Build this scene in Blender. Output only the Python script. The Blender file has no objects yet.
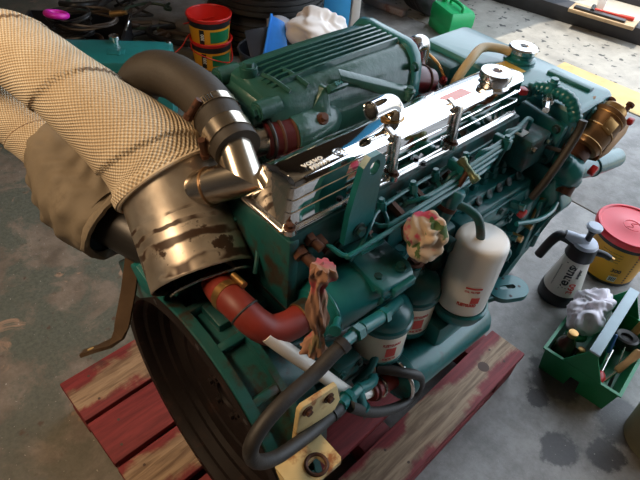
import bpy, bmesh, math, random
from mathutils import Vector, Matrix, noise
V = Vector
PI = math.pi
rnd = random.Random(7)
SC = bpy.context.scene
COL = SC.collection

# ------------------------------------------------------------------ camera
cam_d = bpy.data.cameras.new('camera')
cam_d.sensor_width = 36.0
cam_d.lens = 30.375
cam_d.clip_start = 0.02
cam = bpy.data.objects.new('camera', cam_d)
COL.objects.link(cam)
right = V((0.7187, -0.6911, 0.0750))
up = V((0.4394, 0.5350, 0.7212))
back = right.cross(up).normalized()
up = back.cross(right).normalized()
cam.matrix_world = Matrix(((right.x, up.x, back.x, 0.0),
                           (right.y, up.y, back.y, 0.0),
                           (right.z, up.z, back.z, 1.35),
                           (0, 0, 0, 1)))
SC.camera = cam

# ------------------------------------------------------------------ light
SC.view_settings.view_transform = 'Standard'
SC.view_settings.look = 'None'
SC.view_settings.gamma = 1.0
SC.view_settings.use_curve_mapping = False
SC.view_settings.exposure = 0.55

w = bpy.data.worlds.new('sky')
SC.world = w
w.use_nodes = True
wn = w.node_tree
bg = wn.nodes['Background']
bg.inputs['Color'].default_value = (0.74, 0.86, 1.0, 1)
bg.inputs['Strength'].default_value = 2.5

sun_d = bpy.data.lights.new('sun', 'SUN')
sun_d.energy = 3.4
sun_d.angle = math.radians(1.0)
sun_d.color = (1.0, 0.93, 0.82)
sun = bpy.data.objects.new('sun', sun_d)
COL.objects.link(sun)
sun.rotation_euler = V((0.065, -0.45, -1.0)).to_track_quat('-Z', 'Y').to_euler()

def area(name, loc, target, size, power, color):
    d = bpy.data.lights.new(name, 'AREA')
    d.shape = 'RECTANGLE'
    d.size, d.size_y = size
    d.energy = power
    d.color = color
    o = bpy.data.objects.new(name, d)
    COL.objects.link(o)
    o.location = loc
    o.rotation_euler = (V(target) - V(loc)).to_track_quat('-Z', 'Y').to_euler()
    return o
# the workshop's warm strip lamp, over the left of the bench end
area('workshop_lamp', (-0.62, 1.02, 2.0), (0.2, 0.8, 0.85), (1.0, 0.3), 18, (1.0, 0.72, 0.45))

# ------------------------------------------------------------------ materials
def new_mat(name):
    m = bpy.data.materials.new(name)
    m.use_nodes = True
    nt = m.node_tree
    return m, nt, nt.nodes['Principled BSDF']

def mix(nt, fac, a, b):
    n = nt.nodes.new('ShaderNodeMix')
    n.data_type = 'RGBA'
    for s, v in ((n.inputs[0], fac), (n.inputs[6], a), (n.inputs[7], b)):
        if hasattr(v, 'links') or isinstance(v, bpy.types.NodeSocket):
            nt.links.new(v, s)
        elif isinstance(v, (int, float)):
            s.default_value = v
        else:
            s.default_value = (*v, 1)
    return n.outputs[2]

def noise_tex(nt, scale, detail=4.0, rough=0.6, coord='Object', dist=0.0):
    tc = nt.nodes.new('ShaderNodeTexCoord')
    n = nt.nodes.new('ShaderNodeTexNoise')
    n.inputs['Scale'].default_value = scale
    n.inputs['Detail'].default_value = detail
    n.inputs['Roughness'].default_value = rough
    n.inputs['Distortion'].default_value = dist
    nt.links.new(tc.outputs[coord], n.inputs['Vector'])
    return n.outputs['Fac']

def ramp(nt, src, a, b):
    n = nt.nodes.new('ShaderNodeMapRange')
    n.interpolation_type = 'SMOOTHSTEP'
    n.inputs['From Min'].default_value = a
    n.inputs['From Max'].default_value = b
    nt.links.new(src, n.inputs['Value'])
    return n.outputs['Result']

def math_n(nt, op, a, b=None):
    n = nt.nodes.new('ShaderNodeMath')
    n.operation = op
    for s, v in zip(n.inputs, (a, b)):
        if v is None: continue
        if isinstance(v, (int, float)): s.default_value = v
        else: nt.links.new(v, s)
    return n.outputs[0]

def bump(nt, bsdf, src, strength, dist=0.01):
    b = nt.nodes.new('ShaderNodeBump')
    b.inputs['Strength'].default_value = strength
    b.inputs['Distance'].default_value = dist
    nt.links.new(src, b.inputs['Height'])
    nt.links.new(b.outputs[0], bsdf.inputs['Normal'])

def paint(name, col, rough=0.4, metal=0.0, dirt=None, dirt_amt=(0.55, 0.75), dscale=14.0,
          var=0.18, bmp=0.0, bscale=120.0, coat=0.0, spec=0.5):
    m, nt, b = new_mat(name)
    n1 = noise_tex(nt, dscale * 0.5, 3.0)
    dark = tuple(c * (1 - var) for c in col)
    light = tuple(min(1, c * (1 + var)) for c in col)
    c = mix(nt, ramp(nt, n1, 0.3, 0.7), dark, light)
    if dirt:
        n2 = noise_tex(nt, dscale, 6.0, 0.65)
        c = mix(nt, ramp(nt, n2, *dirt_amt), c, dirt)
    nt.links.new(c, b.inputs['Base Color'])
    b.inputs['Metallic'].default_value = metal
    b.inputs['Roughness'].default_value = rough
    b.inputs['Specular IOR Level'].default_value = spec
    b.inputs['Coat Weight'].default_value = coat
    b.inputs['Coat Roughness'].default_value = 0.08
    if bmp:
        bump(nt, b, noise_tex(nt, bscale, 3.0), bmp, 0.002)
    return m

M = {}
M['teal'] = paint('teal_enamel', (0.008, 0.125, 0.124), 0.32, dirt=(0.020, 0.040, 0.030), dirt_amt=(0.56, 0.76), dscale=16, bmp=0.25, bscale=60, coat=0.25)
M['teal_dirty'] = paint('oily_teal_enamel', (0.007, 0.080, 0.075), 0.45, dirt=(0.030, 0.022, 0.014), dirt_amt=(0.46, 0.64), dscale=20, bmp=0.35, bscale=60, coat=0.1)
M['teal_pale'] = paint('pale_teal_enamel', (0.024, 0.155, 0.162), 0.30, dirt=(0.02, 0.10, 0.10), dirt_amt=(0.6, 0.8), dscale=9, bmp=0.1, bscale=40, coat=0.35)
M['green'] = paint('cast_green_enamel', (0.018, 0.078, 0.063), 0.30, dirt=(0.010, 0.045, 0.033), dirt_amt=(0.55, 0.8), dscale=12, bmp=0.55, bscale=70, coat=0.35)
M['iron'] = paint('oily_cast_iron', (0.012, 0.0075, 0.0065), 0.65, metal=0.0, spec=0.25, dirt=(0.035, 0.015, 0.010), dirt_amt=(0.55, 0.75), dscale=24, bmp=0.3, bscale=60)
M['rust'] = paint('rusty_steel', (0.09, 0.035, 0.018), 0.6, metal=0.4, dirt=(0.02, 0.012, 0.01), dscale=60)
M['chrome'] = paint('polished_chrome', (0.86, 0.85, 0.84), 0.055, metal=1.0, var=0.03, bmp=0.05, bscale=9)
M['chrome_dull'] = paint('dull_chrome', (0.72, 0.70, 0.68), 0.22, metal=1.0, var=0.1)
M['steel_clamp'] = paint('clamp_steel', (0.62, 0.58, 0.54), 0.25, metal=1.0, var=0.1)
M['rubber'] = paint('black_rubber', (0.022, 0.019, 0.017), 0.55, var=0.25, bmp=0.3, bscale=160)
M['rubber_brown'] = paint('dusty_brown_rubber', (0.030, 0.023, 0.016), 0.6, var=0.3, dirt=(0.03, 0.022, 0.018), bmp=0.3, bscale=160)
M['red_hose'] = paint('red_silicone_hose', (0.20, 0.022, 0.013), 0.5, var=0.2, dirt=(0.14, 0.015, 0.012), dirt_amt=(0.6, 0.8), dscale=26)
M['red_dark'] = paint('dark_red_hose', (0.10, 0.011, 0.012), 0.3, var=0.2)
M['brass'] = paint('worn_brass', (0.42, 0.24, 0.085), 0.35, metal=0.85, dirt=(0.16, 0.08, 0.03), dscale=30, var=0.2)
M['verdigris'] = paint('greenish_brass', (0.15, 0.17, 0.085), 0.35, metal=0.45, dirt=(0.04, 0.10, 0.075), dirt_amt=(0.5, 0.65), dscale=60)
M['bronze'] = paint('bronze_brown_paint', (0.27, 0.155, 0.075), 0.35, metal=0.6, dirt=(0.13, 0.06, 0.03), dscale=22, var=0.2)
M['cream'] = paint('cream_paint', (0.62, 0.47, 0.22), 0.5, dirt=(0.30, 0.10, 0.025), dirt_amt=(0.52, 0.68), dscale=22, var=0.15)
M['filter_white'] = paint('white_filter_paint', (0.86, 0.77, 0.62), 0.28, var=0.04, coat=0.2)
M['filter_white2'] = paint('bright_filter_paint', (0.88, 0.83, 0.76), 0.25, var=0.03, coat=0.2)
M['print_red'] = paint('red_print', (0.62, 0.045, 0.03), 0.4, var=0.05)
M['print_black'] = paint('black_print', (0.015, 0.015, 0.017), 0.4, var=0.05)
M['print_white'] = paint('white_print', (0.75, 0.75, 0.72), 0.4, var=0.03)
M['print_blue'] = paint('blue_print', (0.03, 0.09, 0.25), 0.4, var=0.05)
M['black'] = paint('black_plastic', (0.014, 0.014, 0.016), 0.42, var=0.15)
M['pink'] = paint('red_enamel_tap', (0.50, 0.02, 0.02), 0.35)
M['beige_hose'] = paint('beige_hose', (0.50, 0.38, 0.20), 0.5, var=0.1)
M['yellow_label'] = paint('yellow_sticker', (0.62, 0.40, 0.07), 0.5, var=0.1)
M['red_label'] = paint('faded_red_sticker', (0.80, 0.26, 0.20), 0.25, var=0.1)
M['dark_metal'] = paint('dark_steel', (0.045, 0.042, 0.040), 0.4, metal=0.6)

# ------------------------------------------------------------------ mesh builder
def frame(axis):
    a = V(axis).normalized()
    h = V((0, 0, 1)) if abs(a.z) < 0.9 else V((1, 0, 0))
    x = h.cross(a).normalized()
    return x, a.cross(x).normalized(), a

def smooth_pts(pts, n=6):
    P = [V(p) for p in pts]
    if len(P) < 3: return P
    Q = [P[0] * 2 - P[1]] + P + [P[-1] * 2 - P[-2]]
    out = []
    for i in range(1, len(Q) - 2):
        a, b, c, d = Q[i - 1], Q[i], Q[i + 1], Q[i + 2]
        for k in range(n):
            t = k / n
            out.append(0.5 * ((2 * b) + (c - a) * t + (2 * a - 5 * b + 4 * c - d) * t * t + (3 * b - a - 3 * c + d) * t ** 3))
    out.append(P[-1])
    return out

class MB:
    def __init__(self):
        self.bm = bmesh.new()
        self.uv = self.bm.loops.layers.uv.new('UVMap')
    def face(self, vs):
        try: return self.bm.faces.new(vs)
        except ValueError: return None
    def box(self, c, s, rot=None, bev=0.0, seg=2):
        b = bmesh.new()
        bmesh.ops.create_cube(b, size=1.0)
        for v in b.verts:
            v.co = V((v.co.x * s[0], v.co.y * s[1], v.co.z * s[2]))
        if bev:
            bmesh.ops.bevel(b, geom=list(b.edges), offset=bev, segments=seg, profile=0.5, affect='EDGES')
        R = rot if rot is not None else Matrix.Identity(3)
        self.merge(b, lambda p: R @ p + V(c))
        return self
    def merge(self, b, f=lambda p: p):
        mp = {}
        for v in b.verts: mp[v] = self.bm.verts.new(f(v.co))
        for fc in b.faces: self.face([mp[v] for v in fc.verts])
        b.free()
    def rings(self, rings, close=True, cap0=True, cap1=True, uvs=None):
        vr = [[self.bm.verts.new(p) for p in r] for r in rings]
        n = len(rings[0])
        for i in range(len(vr) - 1):
            for j in range(n if close else n - 1):
                k = (j + 1) % n
                f = self.face([vr[i][j], vr[i][k], vr[i + 1][k], vr[i + 1][j]])
                if f and uvs:
                    for lp, (a, b) in zip(f.loops, ((i, j), (i, j + 1), (i + 1, j + 1), (i + 1, j))):
                        lp[self.uv].uv = (uvs[a], b / n)
        if cap0: self.face(list(reversed(vr[0])))
        if cap1: self.face(vr[-1])
        return self
    def cyl(self, p0, p1, r, r2=None, n=20, cap=True):
        p0, p1 = V(p0), V(p1)
        x, y, a = frame(p1 - p0)
        r2 = r if r2 is None else r2
        rg = [[p + (x * math.cos(2 * PI * i / n) + y * math.sin(2 * PI * i / n)) * rr for i in range(n)]
              for p, rr in ((p0, r), (p1, r2))]
        return self.rings(rg, True, cap, cap)
    def lathe(self, o, axis, prof, n=28, cap=True):
        """prof: (distance along the axis, radius)"""
        o = V(o)
        x, y, a = frame(axis)
        rg = [[o + a * t + (x * math.cos(2 * PI * i / n) + y * math.sin(2 * PI * i / n)) * max(r, 1e-4) for i in range(n)] for t, r in prof]
        return self.rings(rg, True, cap, cap)
    def tube(self, pts, r, n=10, sm=6, cap=True, rfun=None, uvscale=1.0):
        P = smooth_pts(pts, sm) if sm else [V(p) for p in pts]
        m = len(P)
        T = [(P[min(i + 1, m - 1)] - P[max(i - 1, 0)]).normalized() for i in range(m)]
        x, y, _ = frame(T[0])
        rg, s, us = [], 0.0, []
        for i in range(m):
            if i: s += (P[i] - P[i - 1]).length
            us.append(s * uvscale)
            x = (x - T[i] * x.dot(T[i])).normalized()
            y = T[i].cross(x)
            t = i / (m - 1)
            rr = r if not isinstance(r, (list, tuple)) else (r[min(int(t * (len(r) - 1)), len(r) - 2)] * (1 - (t * (len(r) - 1)) % 1) + r[min(int(t * (len(r) - 1)) + 1, len(r) - 1)] * ((t * (len(r) - 1)) % 1) if t < 1 else r[-1])
            ring = []
            for j in range(n):
                a = 2 * PI * j / n
                q = rr if rfun is None else rfun(rr, s, a, t)
                ring.append(P[i] + (x * math.cos(a) + y * math.sin(a)) * q)
            rg.append(ring)
        self.rings(rg, True, cap, cap, us)
        return self
    def prism(self, pts, ext, bev=0.0):
        """pts: 3-D outline of one face; ext: extrusion vector"""
        b = bmesh.new()
        e = V(ext)
        lo = [b.verts.new(V(p)) for p in pts]
        hi = [b.verts.new(V(p) + e) for p in pts]
        b.faces.new(list(reversed(lo))); b.faces.new(hi)
        n = len(pts)
        for i in range(n):
            b.faces.new([lo[i], lo[(i + 1) % n], hi[(i + 1) % n], hi[i]])
        if bev:
            bmesh.ops.bevel(b, geom=list(b.edges), offset=bev, segments=2, profile=0.5, affect='EDGES')
        self.merge(b)
        return self
    def plate(self, outer, hole, ext):
        """plate with one hole: both outlines have the same number of points"""
        e = V(ext)
        O0 = [self.bm.verts.new(V(p)) for p in outer]; O1 = [self.bm.verts.new(V(p) + e) for p in outer]
        H0 = [self.bm.verts.new(V(p)) for p in hole]; H1 = [self.bm.verts.new(V(p) + e) for p in hole]
        n = len(outer)
        for i in range(n):
            k = (i + 1) % n
            self.face([O0[i], H0[i], H0[k], O0[k]])
            self.face([O1[i], O1[k], H1[k], H1[i]])
            self.face([O0[i], O0[k], O1[k], O1[i]])
            self.face([H0[k], H0[i], H1[i], H1[k]])
        return self
    def torus(self, c, axis, R, r, n=28, k=10, a0=0.0, a1=2 * PI):
        x, y, a = frame(axis)
        full = abs(a1 - a0 - 2 * PI) < 1e-6
        cnt = n if full else n + 1
        pts = []
        for i in range(cnt):
            t = a0 + (a1 - a0) * i / n
            d = x * math.cos(t) + y * math.sin(t)
            pts.append([V(c) + d * (R + r * math.cos(2 * PI * j / k)) + a * (r * math.sin(2 * PI * j / k)) for j in range(k)])
        if full: pts.append(pts[0])
        self.rings(pts, True, not full, not full)
        if full: bmesh.ops.remove_doubles(self.bm, verts=list(self.bm.verts), dist=1e-6)
        return self
    def bolt(self, p, axis, r=0.007, h=0.006):
        a = V(axis).normalized()
        p = V(p)
        self.cyl(p - a * 0.001, p + a * h * 0.25, r * 1.5, n=14)
        self.cyl(p + a * h * 0.25, p + a * h, r, n=6)
        return self
    def ball(self, c, r, n=14, k=9, sx=1, sy=1, sz=1):
        rg = []
        for i in range(1, k):
            t = PI * i / k
            rg.append([V((c[0] + sx * r * math.sin(t) * math.cos(2 * PI * j / n), c[1] + sy * r * math.sin(t) * math.sin(2 * PI * j / n), c[2] + sz * r * math.cos(t))) for j in range(n)])
        return self.rings(rg)

E_ROOT = None
def build(name, mb, mat, parent=None, label=None, kind=None, sharp=38, off=None):
    bm = mb.bm
    bmesh.ops.recalc_face_normals(bm, faces=list(bm.faces))
    me = bpy.data.meshes.new(name)
    bm.to_mesh(me); bm.free()
    me.materials.append(M[mat] if isinstance(mat, str) else mat)
    me.polygons.foreach_set('use_smooth', [True] * len(me.polygons))
    me.set_sharp_from_angle(angle=math.radians(sharp))
    o = bpy.data.objects.new(name, me)
    COL.objects.link(o)
    if parent is not None:
        o.parent = parent
        if 'ox' in parent: o.location = (parent['ox'], parent['oy'], parent['oz'])
    if label: o['label'] = label
    if kind: o['kind'] = kind
    return o

def thing(name, label, cat, loc, rz=0.0, group=None, local=False):
    """Empty at the thing's base. Parts are modelled in world space (offset back), or, with local=True, in the thing's own frame."""
    o = bpy.data.objects.new(name, None)
    COL.objects.link(o)
    o.empty_display_size = 0.05
    o.location = loc
    o.rotation_euler = (0, 0, rz)
    o['label'] = label; o['category'] = cat
    if group: o['group'] = group
    if not local:
        o['ox'], o['oy'], o['oz'] = -loc[0], -loc[1], -loc[2]
    return o

def tag(o, label, cat, group=None):
    o['label'] = label; o['category'] = cat
    if group: o['group'] = group
    return o

def text_bm(s, size, thick=0.0004, bold=0.0, align='CENTER', sx=1.0):
    cu = bpy.data.curves.new('txt', 'FONT')
    cu.body = s; cu.size = size; cu.extrude = thick; cu.offset = bold; cu.resolution_u = 3
    cu.align_x = align; cu.align_y = 'CENTER'
    ob = bpy.data.objects.new('txt', cu)
    COL.objects.link(ob)
    dg = bpy.context.evaluated_depsgraph_get()
    me = bpy.data.meshes.new_from_object(ob.evaluated_get(dg))
    b = bmesh.new(); b.from_mesh(me)
    for v in b.verts: v.co.x *= sx
    bpy.data.objects.remove(ob); bpy.data.curves.remove(cu); bpy.data.meshes.remove(me)
    return b

def text_flat(mb, s, size, o, ex, ey, bold=0.0, sx=1.0, thick=0.0004):
    o, ex, ey = V(o), V(ex).normalized(), V(ey).normalized()
    nz = ex.cross(ey)
    mb.merge(text_bm(s, size, thick, bold, sx=sx), lambda p: o + ex * p.x + ey * p.y + nz * p.z)
    return mb

def wrap(o, axis, ang, r0, r1=None, h=1.0, turn=0.0):
    """map flat (x across, y up) onto a cone standing at o; ang = direction the print faces, turn = rotation of the print"""
    o, a = V(o), V(axis).normalized()
    ct, st = math.cos(turn), math.sin(turn)
    def f(p):
        x, y = p.x * ct - p.y * st, p.x * st + p.y * ct
        r = r0 + (0 if r1 is None else (r1 - r0) * (y / h))
        t = ang + x / r
        return o + a * y + V((math.cos(t), math.sin(t), 0)) * (r + p.z + 0.0005)
    return f

def quad_flat(mb, x0, y0, x1, y1, f, n=8, thick=0.0003):
    b = bmesh.new()
    vs = [[b.verts.new((x0 + (x1 - x0) * i / n, y, thick)) for i in range(n + 1)] for y in (y0, y1)]
    for i in range(n): b.faces.new([vs[0][i], vs[0][i + 1], vs[1][i + 1], vs[1][i]])
    mb.merge(b, f)
    return mb

def nz3(p, s, amp, seed=0.0):
    q = V(p) * s + V((seed, seed * 1.7, -seed))
    return noise.noise_vector(q) * amp

def crumple(mb, s, amp, seed, octaves=2):
    for v in mb.bm.verts:
        d = nz3(v.co, s, amp, seed)
        if octaves > 1: d += nz3(v.co, s * 2.6, amp * 0.45, seed + 5)
        v.co += d
    return mb

def blob(m, c, rx, ry, rz, n=40, k=24):
    rg = []
    for i in range(1, k):
        a = PI * i / k
        rg.append([V((c[0] + rx * math.sin(a) * math.cos(2 * PI * j / n), c[1] + ry * math.sin(a) * math.sin(2 * PI * j / n), c[2] + rz * math.cos(a))) for j in range(n)])
    m.rings(rg)

def fold(q, seed, f1, a1, f2=0.0, a2=0.0, d1=(1, 0.4, -0.5), d2=(-0.5, 1, 0.4), warp=3.2):
    """soft flowing cloth folds: warped waves, positive outwards"""
    q = V(q)
    s_ = V((seed, -seed, seed * 0.5))
    w1 = noise.noise(q * (f1 * 0.16) + s_) * warp
    h_ = a1 * math.sin(f1 * q.dot(V(d1).normalized()) + w1 * 2)
    if a2:
        w2 = noise.noise(q * (f2 * 0.16) - s_) * warp
        h_ += a2 * math.sin(f2 * q.dot(V(d2).normalized()) + w2 * 2)
    return h_ + a1 * 0.9 * noise.noise(q * (f1 * 0.3) + s_)

# ------------------------------------------------------------------ the setting
def concrete(name, inside):
    m, nt, b = new_mat(name)
    n_big = noise_tex(nt, 2.2, 5.0, 0.6)
    n_mid = noise_tex(nt, 9.0, 8.0, 0.7)
    n_fine = noise_tex(nt, 90.0, 4.0, 0.7)
    if inside:
        base = mix(nt, ramp(nt, n_mid, 0.32, 0.68), (0.165, 0.152, 0.140), (0.330, 0.310, 0.292))
        # what is left of the green floor paint, thicker towards the back wall
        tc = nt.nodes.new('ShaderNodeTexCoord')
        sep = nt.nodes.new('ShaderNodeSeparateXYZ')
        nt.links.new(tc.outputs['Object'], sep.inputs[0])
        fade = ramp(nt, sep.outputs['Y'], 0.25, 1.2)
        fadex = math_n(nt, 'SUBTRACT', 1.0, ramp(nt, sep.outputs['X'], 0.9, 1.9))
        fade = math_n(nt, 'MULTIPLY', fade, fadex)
        base = mix(nt, fade, base, mix(nt, ramp(nt, n_mid, 0.32, 0.68), (0.120, 0.094, 0.070), (0.235, 0.190, 0.148)))  # browner base on the left: warm lamplight painted into the concrete colour
        green = mix(nt, ramp(nt, n_fine, 0.3, 0.7), (0.080, 0.088, 0.068), (0.128, 0.132, 0.104))
        gmask = math_n(nt, 'MULTIPLY', fade, ramp(nt, noise_tex(nt, 5.0, 8.0, 0.68, dist=0.4), 0.40, 0.52))
        c = mix(nt, gmask, base, green)
        tan = ramp(nt, noise_tex(nt, 6.5, 7.0, 0.6, dist=0.8), 0.60, 0.65)
        c = mix(nt, math_n(nt, 'MULTIPLY', tan, fade), c, (0.33, 0.215, 0.145))
        brown = math_n(nt, 'MULTIPLY', ramp(nt, noise_tex(nt, 17.0, 5.0, 0.6), 0.62, 0.70), fade)
        c = mix(nt, brown, c, (0.095, 0.055, 0.035))
        # oil stains on the bare concrete, plus a dark patch at the caddy's corner
        for (sx, sy, sr) in ((0.985, -0.035, 0.055), (1.19, 0.085, 0.085), (1.20, -0.13, 0.085), (1.09, 0.085, 0.03), (1.08, -0.14, 0.05), (1.40, 0.40, 0.07)):
            cm = nt.nodes.new('ShaderNodeCombineXYZ')
            nt.links.new(sep.outputs['X'], cm.inputs[0]); nt.links.new(sep.outputs['Y'], cm.inputs[1])
            vm = nt.nodes.new('ShaderNodeVectorMath'); vm.operation = 'DISTANCE'
            nt.links.new(cm.outputs[0], vm.inputs[0]); vm.inputs[1].default_value = (sx, sy, 0)
            d = math_n(nt, 'ADD', vm.outputs['Value'], math_n(nt, 'MULTIPLY', math_n(nt, 'SUBTRACT', n_mid, 0.5), 0.13))
            c = mix(nt, math_n(nt, 'MULTIPLY', ramp(nt, d, sr * 1.1, sr * 0.75), 0.85), c, (0.055, 0.050, 0.052))
        c = mix(nt, ramp(nt, noise_tex(nt, 120.0, 2.0), 0.70, 0.74), c, (0.45, 0.42, 0.38))
    else:
        c = mix(nt, ramp(nt, n_mid, 0.3, 0.7), (0.240, 0.222, 0.192), (0.340, 0.318, 0.276))
        c = mix(nt, ramp(nt, noise_tex(nt, 17.0, 2.0, 0.5), 0.62, 0.67), c, (0.045, 0.043, 0.040))
        c = mix(nt, ramp(nt, n_big, 0.55, 0.75), c, (0.150, 0.140, 0.122))
    nt.links.new(c, b.inputs['Base Color'])
    rr = nt.nodes.new('ShaderNodeMapRange')
    rr.inputs['To Min'].default_value = 0.42; rr.inputs['To Max'].default_value = 0.75
    nt.links.new(n_mid, rr.inputs['Value'])
    nt.links.new(rr.outputs[0], b.inputs['Roughness'])
    bump(nt, b, math_n(nt, 'ADD', n_mid, math_n(nt, 'MULTIPLY', n_fine, 0.4)), 0.35, 0.006)
    return m
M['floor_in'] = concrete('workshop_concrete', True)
M['floor_out'] = concrete('yard_concrete', False)
M['yellow_paint'] = paint('worn_yellow_floor_paint', (0.46, 0.33, 0.13), 0.6, dirt=(0.30, 0.24, 0.15), dirt_amt=(0.6, 0.75), dscale=12)
M['wall'] = paint('dark_workshop_wall', (0.13, 0.105, 0.085), 0.8, dirt=(0.05, 0.04, 0.035), dscale=2)
M['ceiling'] = paint('tan_board_ceiling', (0.42, 0.31, 0.20), 0.8, dscale=3)
M['kerb'] = paint('dark_rubber_kerb', (0.028, 0.027, 0.032), 0.6)
M['pale_step'] = paint('pale_painted_concrete', (0.42, 0.37, 0.29), 0.6, dscale=6)

def struct(name, mb, mat, parent=None):
    return build(name, mb, mat, parent, kind='structure')

floor = struct('floor', MB().box((0.5, 0, -0.12), (60, 60, 0.08)), 'kerb')
XJ = 2.035
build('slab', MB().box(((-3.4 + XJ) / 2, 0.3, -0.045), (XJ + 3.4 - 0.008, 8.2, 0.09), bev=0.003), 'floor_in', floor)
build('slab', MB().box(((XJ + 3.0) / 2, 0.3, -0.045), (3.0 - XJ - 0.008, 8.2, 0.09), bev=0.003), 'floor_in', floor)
build('slab', MB().box((3.002 + 14, 0, -0.045), (28, 40, 0.09)), 'floor_out', floor)
struct('trim_1', MB().box((3.135, -0.52, 0.0005), (0.26, 3.3, 0.003)), 'yellow_paint')
struct('wall_back', MB().box((-0.335, 4.35, 1.8), (6.23, 0.2, 3.6)), 'wall')
struct('wall_left', MB().box((-3.35, 0.3, 1.8), (0.2, 8.2, 3.6)), 'wall')
struct('wall_near', MB().box((-0.335, -3.6, 1.8), (6.23, 0.2, 3.6)), 'wall')
wf = MB().box((2.74, 3.43, 1.8), (0.08, 1.64, 3.6)).box((2.74, -3.05, 1.8), (0.08, 0.9, 3.6)).box((2.74, 0.0, 3.47), (0.08, 5.22, 0.26))
struct('wall_front', wf, 'wall')
struct('ceiling', MB().box((-0.335, 0.35, 3.66), (6.23, 8.2, 0.12)), 'ceiling')

# the kerb outside and the pale step behind it, both a few degrees off the shop's axes
KR = Matrix.Rotation(math.radians(9.3), 3, 'Z')
def kp(x, y, z=0.0): return KR @ V((x, y, 0)) + V((3.86, 1.42, z))
struct('trim_2', MB().box(kp(0.075, 0, 0.05), (0.15, 7.0, 0.10), KR, 0.006), 'kerb')
struct('trim_3', MB().box(kp(0.30, 0, 0.0475), (0.29, 7.0, 0.095), KR, 0.004), 'pale_step')
struct('trim_4', MB().box(kp(0.49, 0, 0.07), (0.085, 7.0, 0.14), KR, 0.004), 'kerb')
struct('trim_5', MB().box(kp(0.80, 0, 0.0475), (0.52, 7.0, 0.095), KR, 0.004), 'pale_step')

# ------------------------------------------------------------------ the pallet
def wood(name, bare):
    m, nt, b = new_mat(name)
    tc = nt.nodes.new('ShaderNodeTexCoord')
    mp = nt.nodes.new('ShaderNodeMapping')
    mp.inputs['Scale'].default_value = (3.0, 34.0, 20.0)
    nt.links.new(tc.outputs['Object'], mp.inputs['Vector'])
    g = nt.nodes.new('ShaderNodeTexNoise')
    g.inputs['Scale'].default_value = 2.2; g.inputs['Detail'].default_value = 6; g.inputs['Roughness'].default_value = 0.65
    g.inputs['Distortion'].default_value = 0.6
    nt.links.new(mp.outputs[0], g.inputs['Vector'])
    grain = ramp(nt, g.outputs['Fac'], 0.3, 0.7)
    red = mix(nt, grain, (0.135, 0.012, 0.014), (0.250, 0.027, 0.029))
    raw = mix(nt, grain, (0.155, 0.090, 0.050), (0.40, 0.27, 0.165))
    if bare <= 0: c = red
    else:
        n = noise_tex(nt, 4.5, 6.0, 0.62, dist=0.5)
        sep = nt.nodes.new('ShaderNodeSeparateXYZ')
        nt.links.new(tc.outputs['Generated'], sep.inputs[0])
        # paint survives along the edges of the board
        e = math_n(nt, 'SUBTRACT', 1.0, math_n(nt, 'MULTIPLY', math_n(nt, 'ABSOLUTE', math_n(nt, 'SUBTRACT', sep.outputs['Y'], 0.5)), 2.0))
        msk = math_n(nt, 'ADD', n, math_n(nt, 'MULTIPLY', e, 0.34))
        geo = nt.nodes.new('ShaderNodeNewGeometry')
        sn = nt.nodes.new('ShaderNodeSeparateXYZ')
        nt.links.new(geo.outputs['Normal'], sn.inputs[0])
        msk = math_n(nt, 'MULTIPLY', ramp(nt, msk, 0.86 - bare * 0.3, 0.98 - bare * 0.3), ramp(nt, sn.outputs['Z'], 0.4, 0.8))
        c = mix(nt, msk, red, raw)
    c = mix(nt, ramp(nt, noise_tex(nt, 8.0, 5.0, 0.6), 0.60, 0.78), c, (0.045, 0.022, 0.018))
    nt.links.new(c, b.inputs['Base Color'])
    b.inputs['Roughness'].default_value = 0.7
    bump(nt, b, g.outputs['Fac'], 0.5, 0.004)
    return m
M['wood_red'] = wood('red_painted_timber', 0)
M['wood_worn'] = wood('worn_red_timber', 0.95)
M['wood_bare'] = wood('bare_worn_timber', 1.1)
M['knot'] = paint('dark_wood_knot', (0.085, 0.045, 0.030), 0.7)

pal = thing('pallet', 'weathered red wooden pallet on the floor carrying the big teal engine', 'pallet', (0.6, 0.53, 0.0))
PX0, PX1 = 0.10, 1.09
ys = [(0.167, 0.276, 'wood_bare'), (0.305, 0.405, 'wood_red'), (0.425, 0.485, 'wood_red'), (0.505, 0.625, 'wood_bare'), (0.637, 0.765, 'wood_red'), (0.775, 0.908, 'wood_worn')]
for i, (a, b_, mt) in enumerate(ys):
    x1 = PX1 - (0.015 if i == 1 else rnd.uniform(0, 0.01) if i else 0)
    bd = build('board', MB().box(((PX0 + x1) / 2, (a + b_) / 2, 0.109), (x1 - PX0, b_ - a, 0.022), bev=0.003), mt, pal)
    nb = MB()
    for sx in (0.15, 0.60, 1.04):
        for q in (0.25, 0.75):
            x, y = sx + rnd.uniform(-0.02, 0.02), a + (b_ - a) * q + rnd.uniform(-0.008, 0.008)
            nb.cyl((x, y, 0.1195), (x, y, 0.1206), 0.0035, n=8)
    if i == 0:
        nb.lathe((0.962, 0.222, 0.1195), (0, 0, 1), [(0, 0.016), (0.0008, 0.016), (0.0012, 0.011), (0.0006, 0.006), (0.001, 0.0)], 14)
    build('nails', nb, 'knot', bd, kind='stuff')
for sx in (0.155, 0.60, 1.03):
    build('stringer', MB().box((sx, 0.5375, 0.060), (0.095, 0.735, 0.074), bev=0.003), 'wood_red', pal)
for (a, b_) in ((0.172, 0.262), (0.49, 0.59), (0.81, 0.90)):
    build('bottom_board', MB().box(((PX0 + PX1) / 2, (a + b_) / 2, 0.0115), (PX1 - PX0 - 0.01, b_ - a, 0.023), bev=0.003), 'wood_red', pal)

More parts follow.
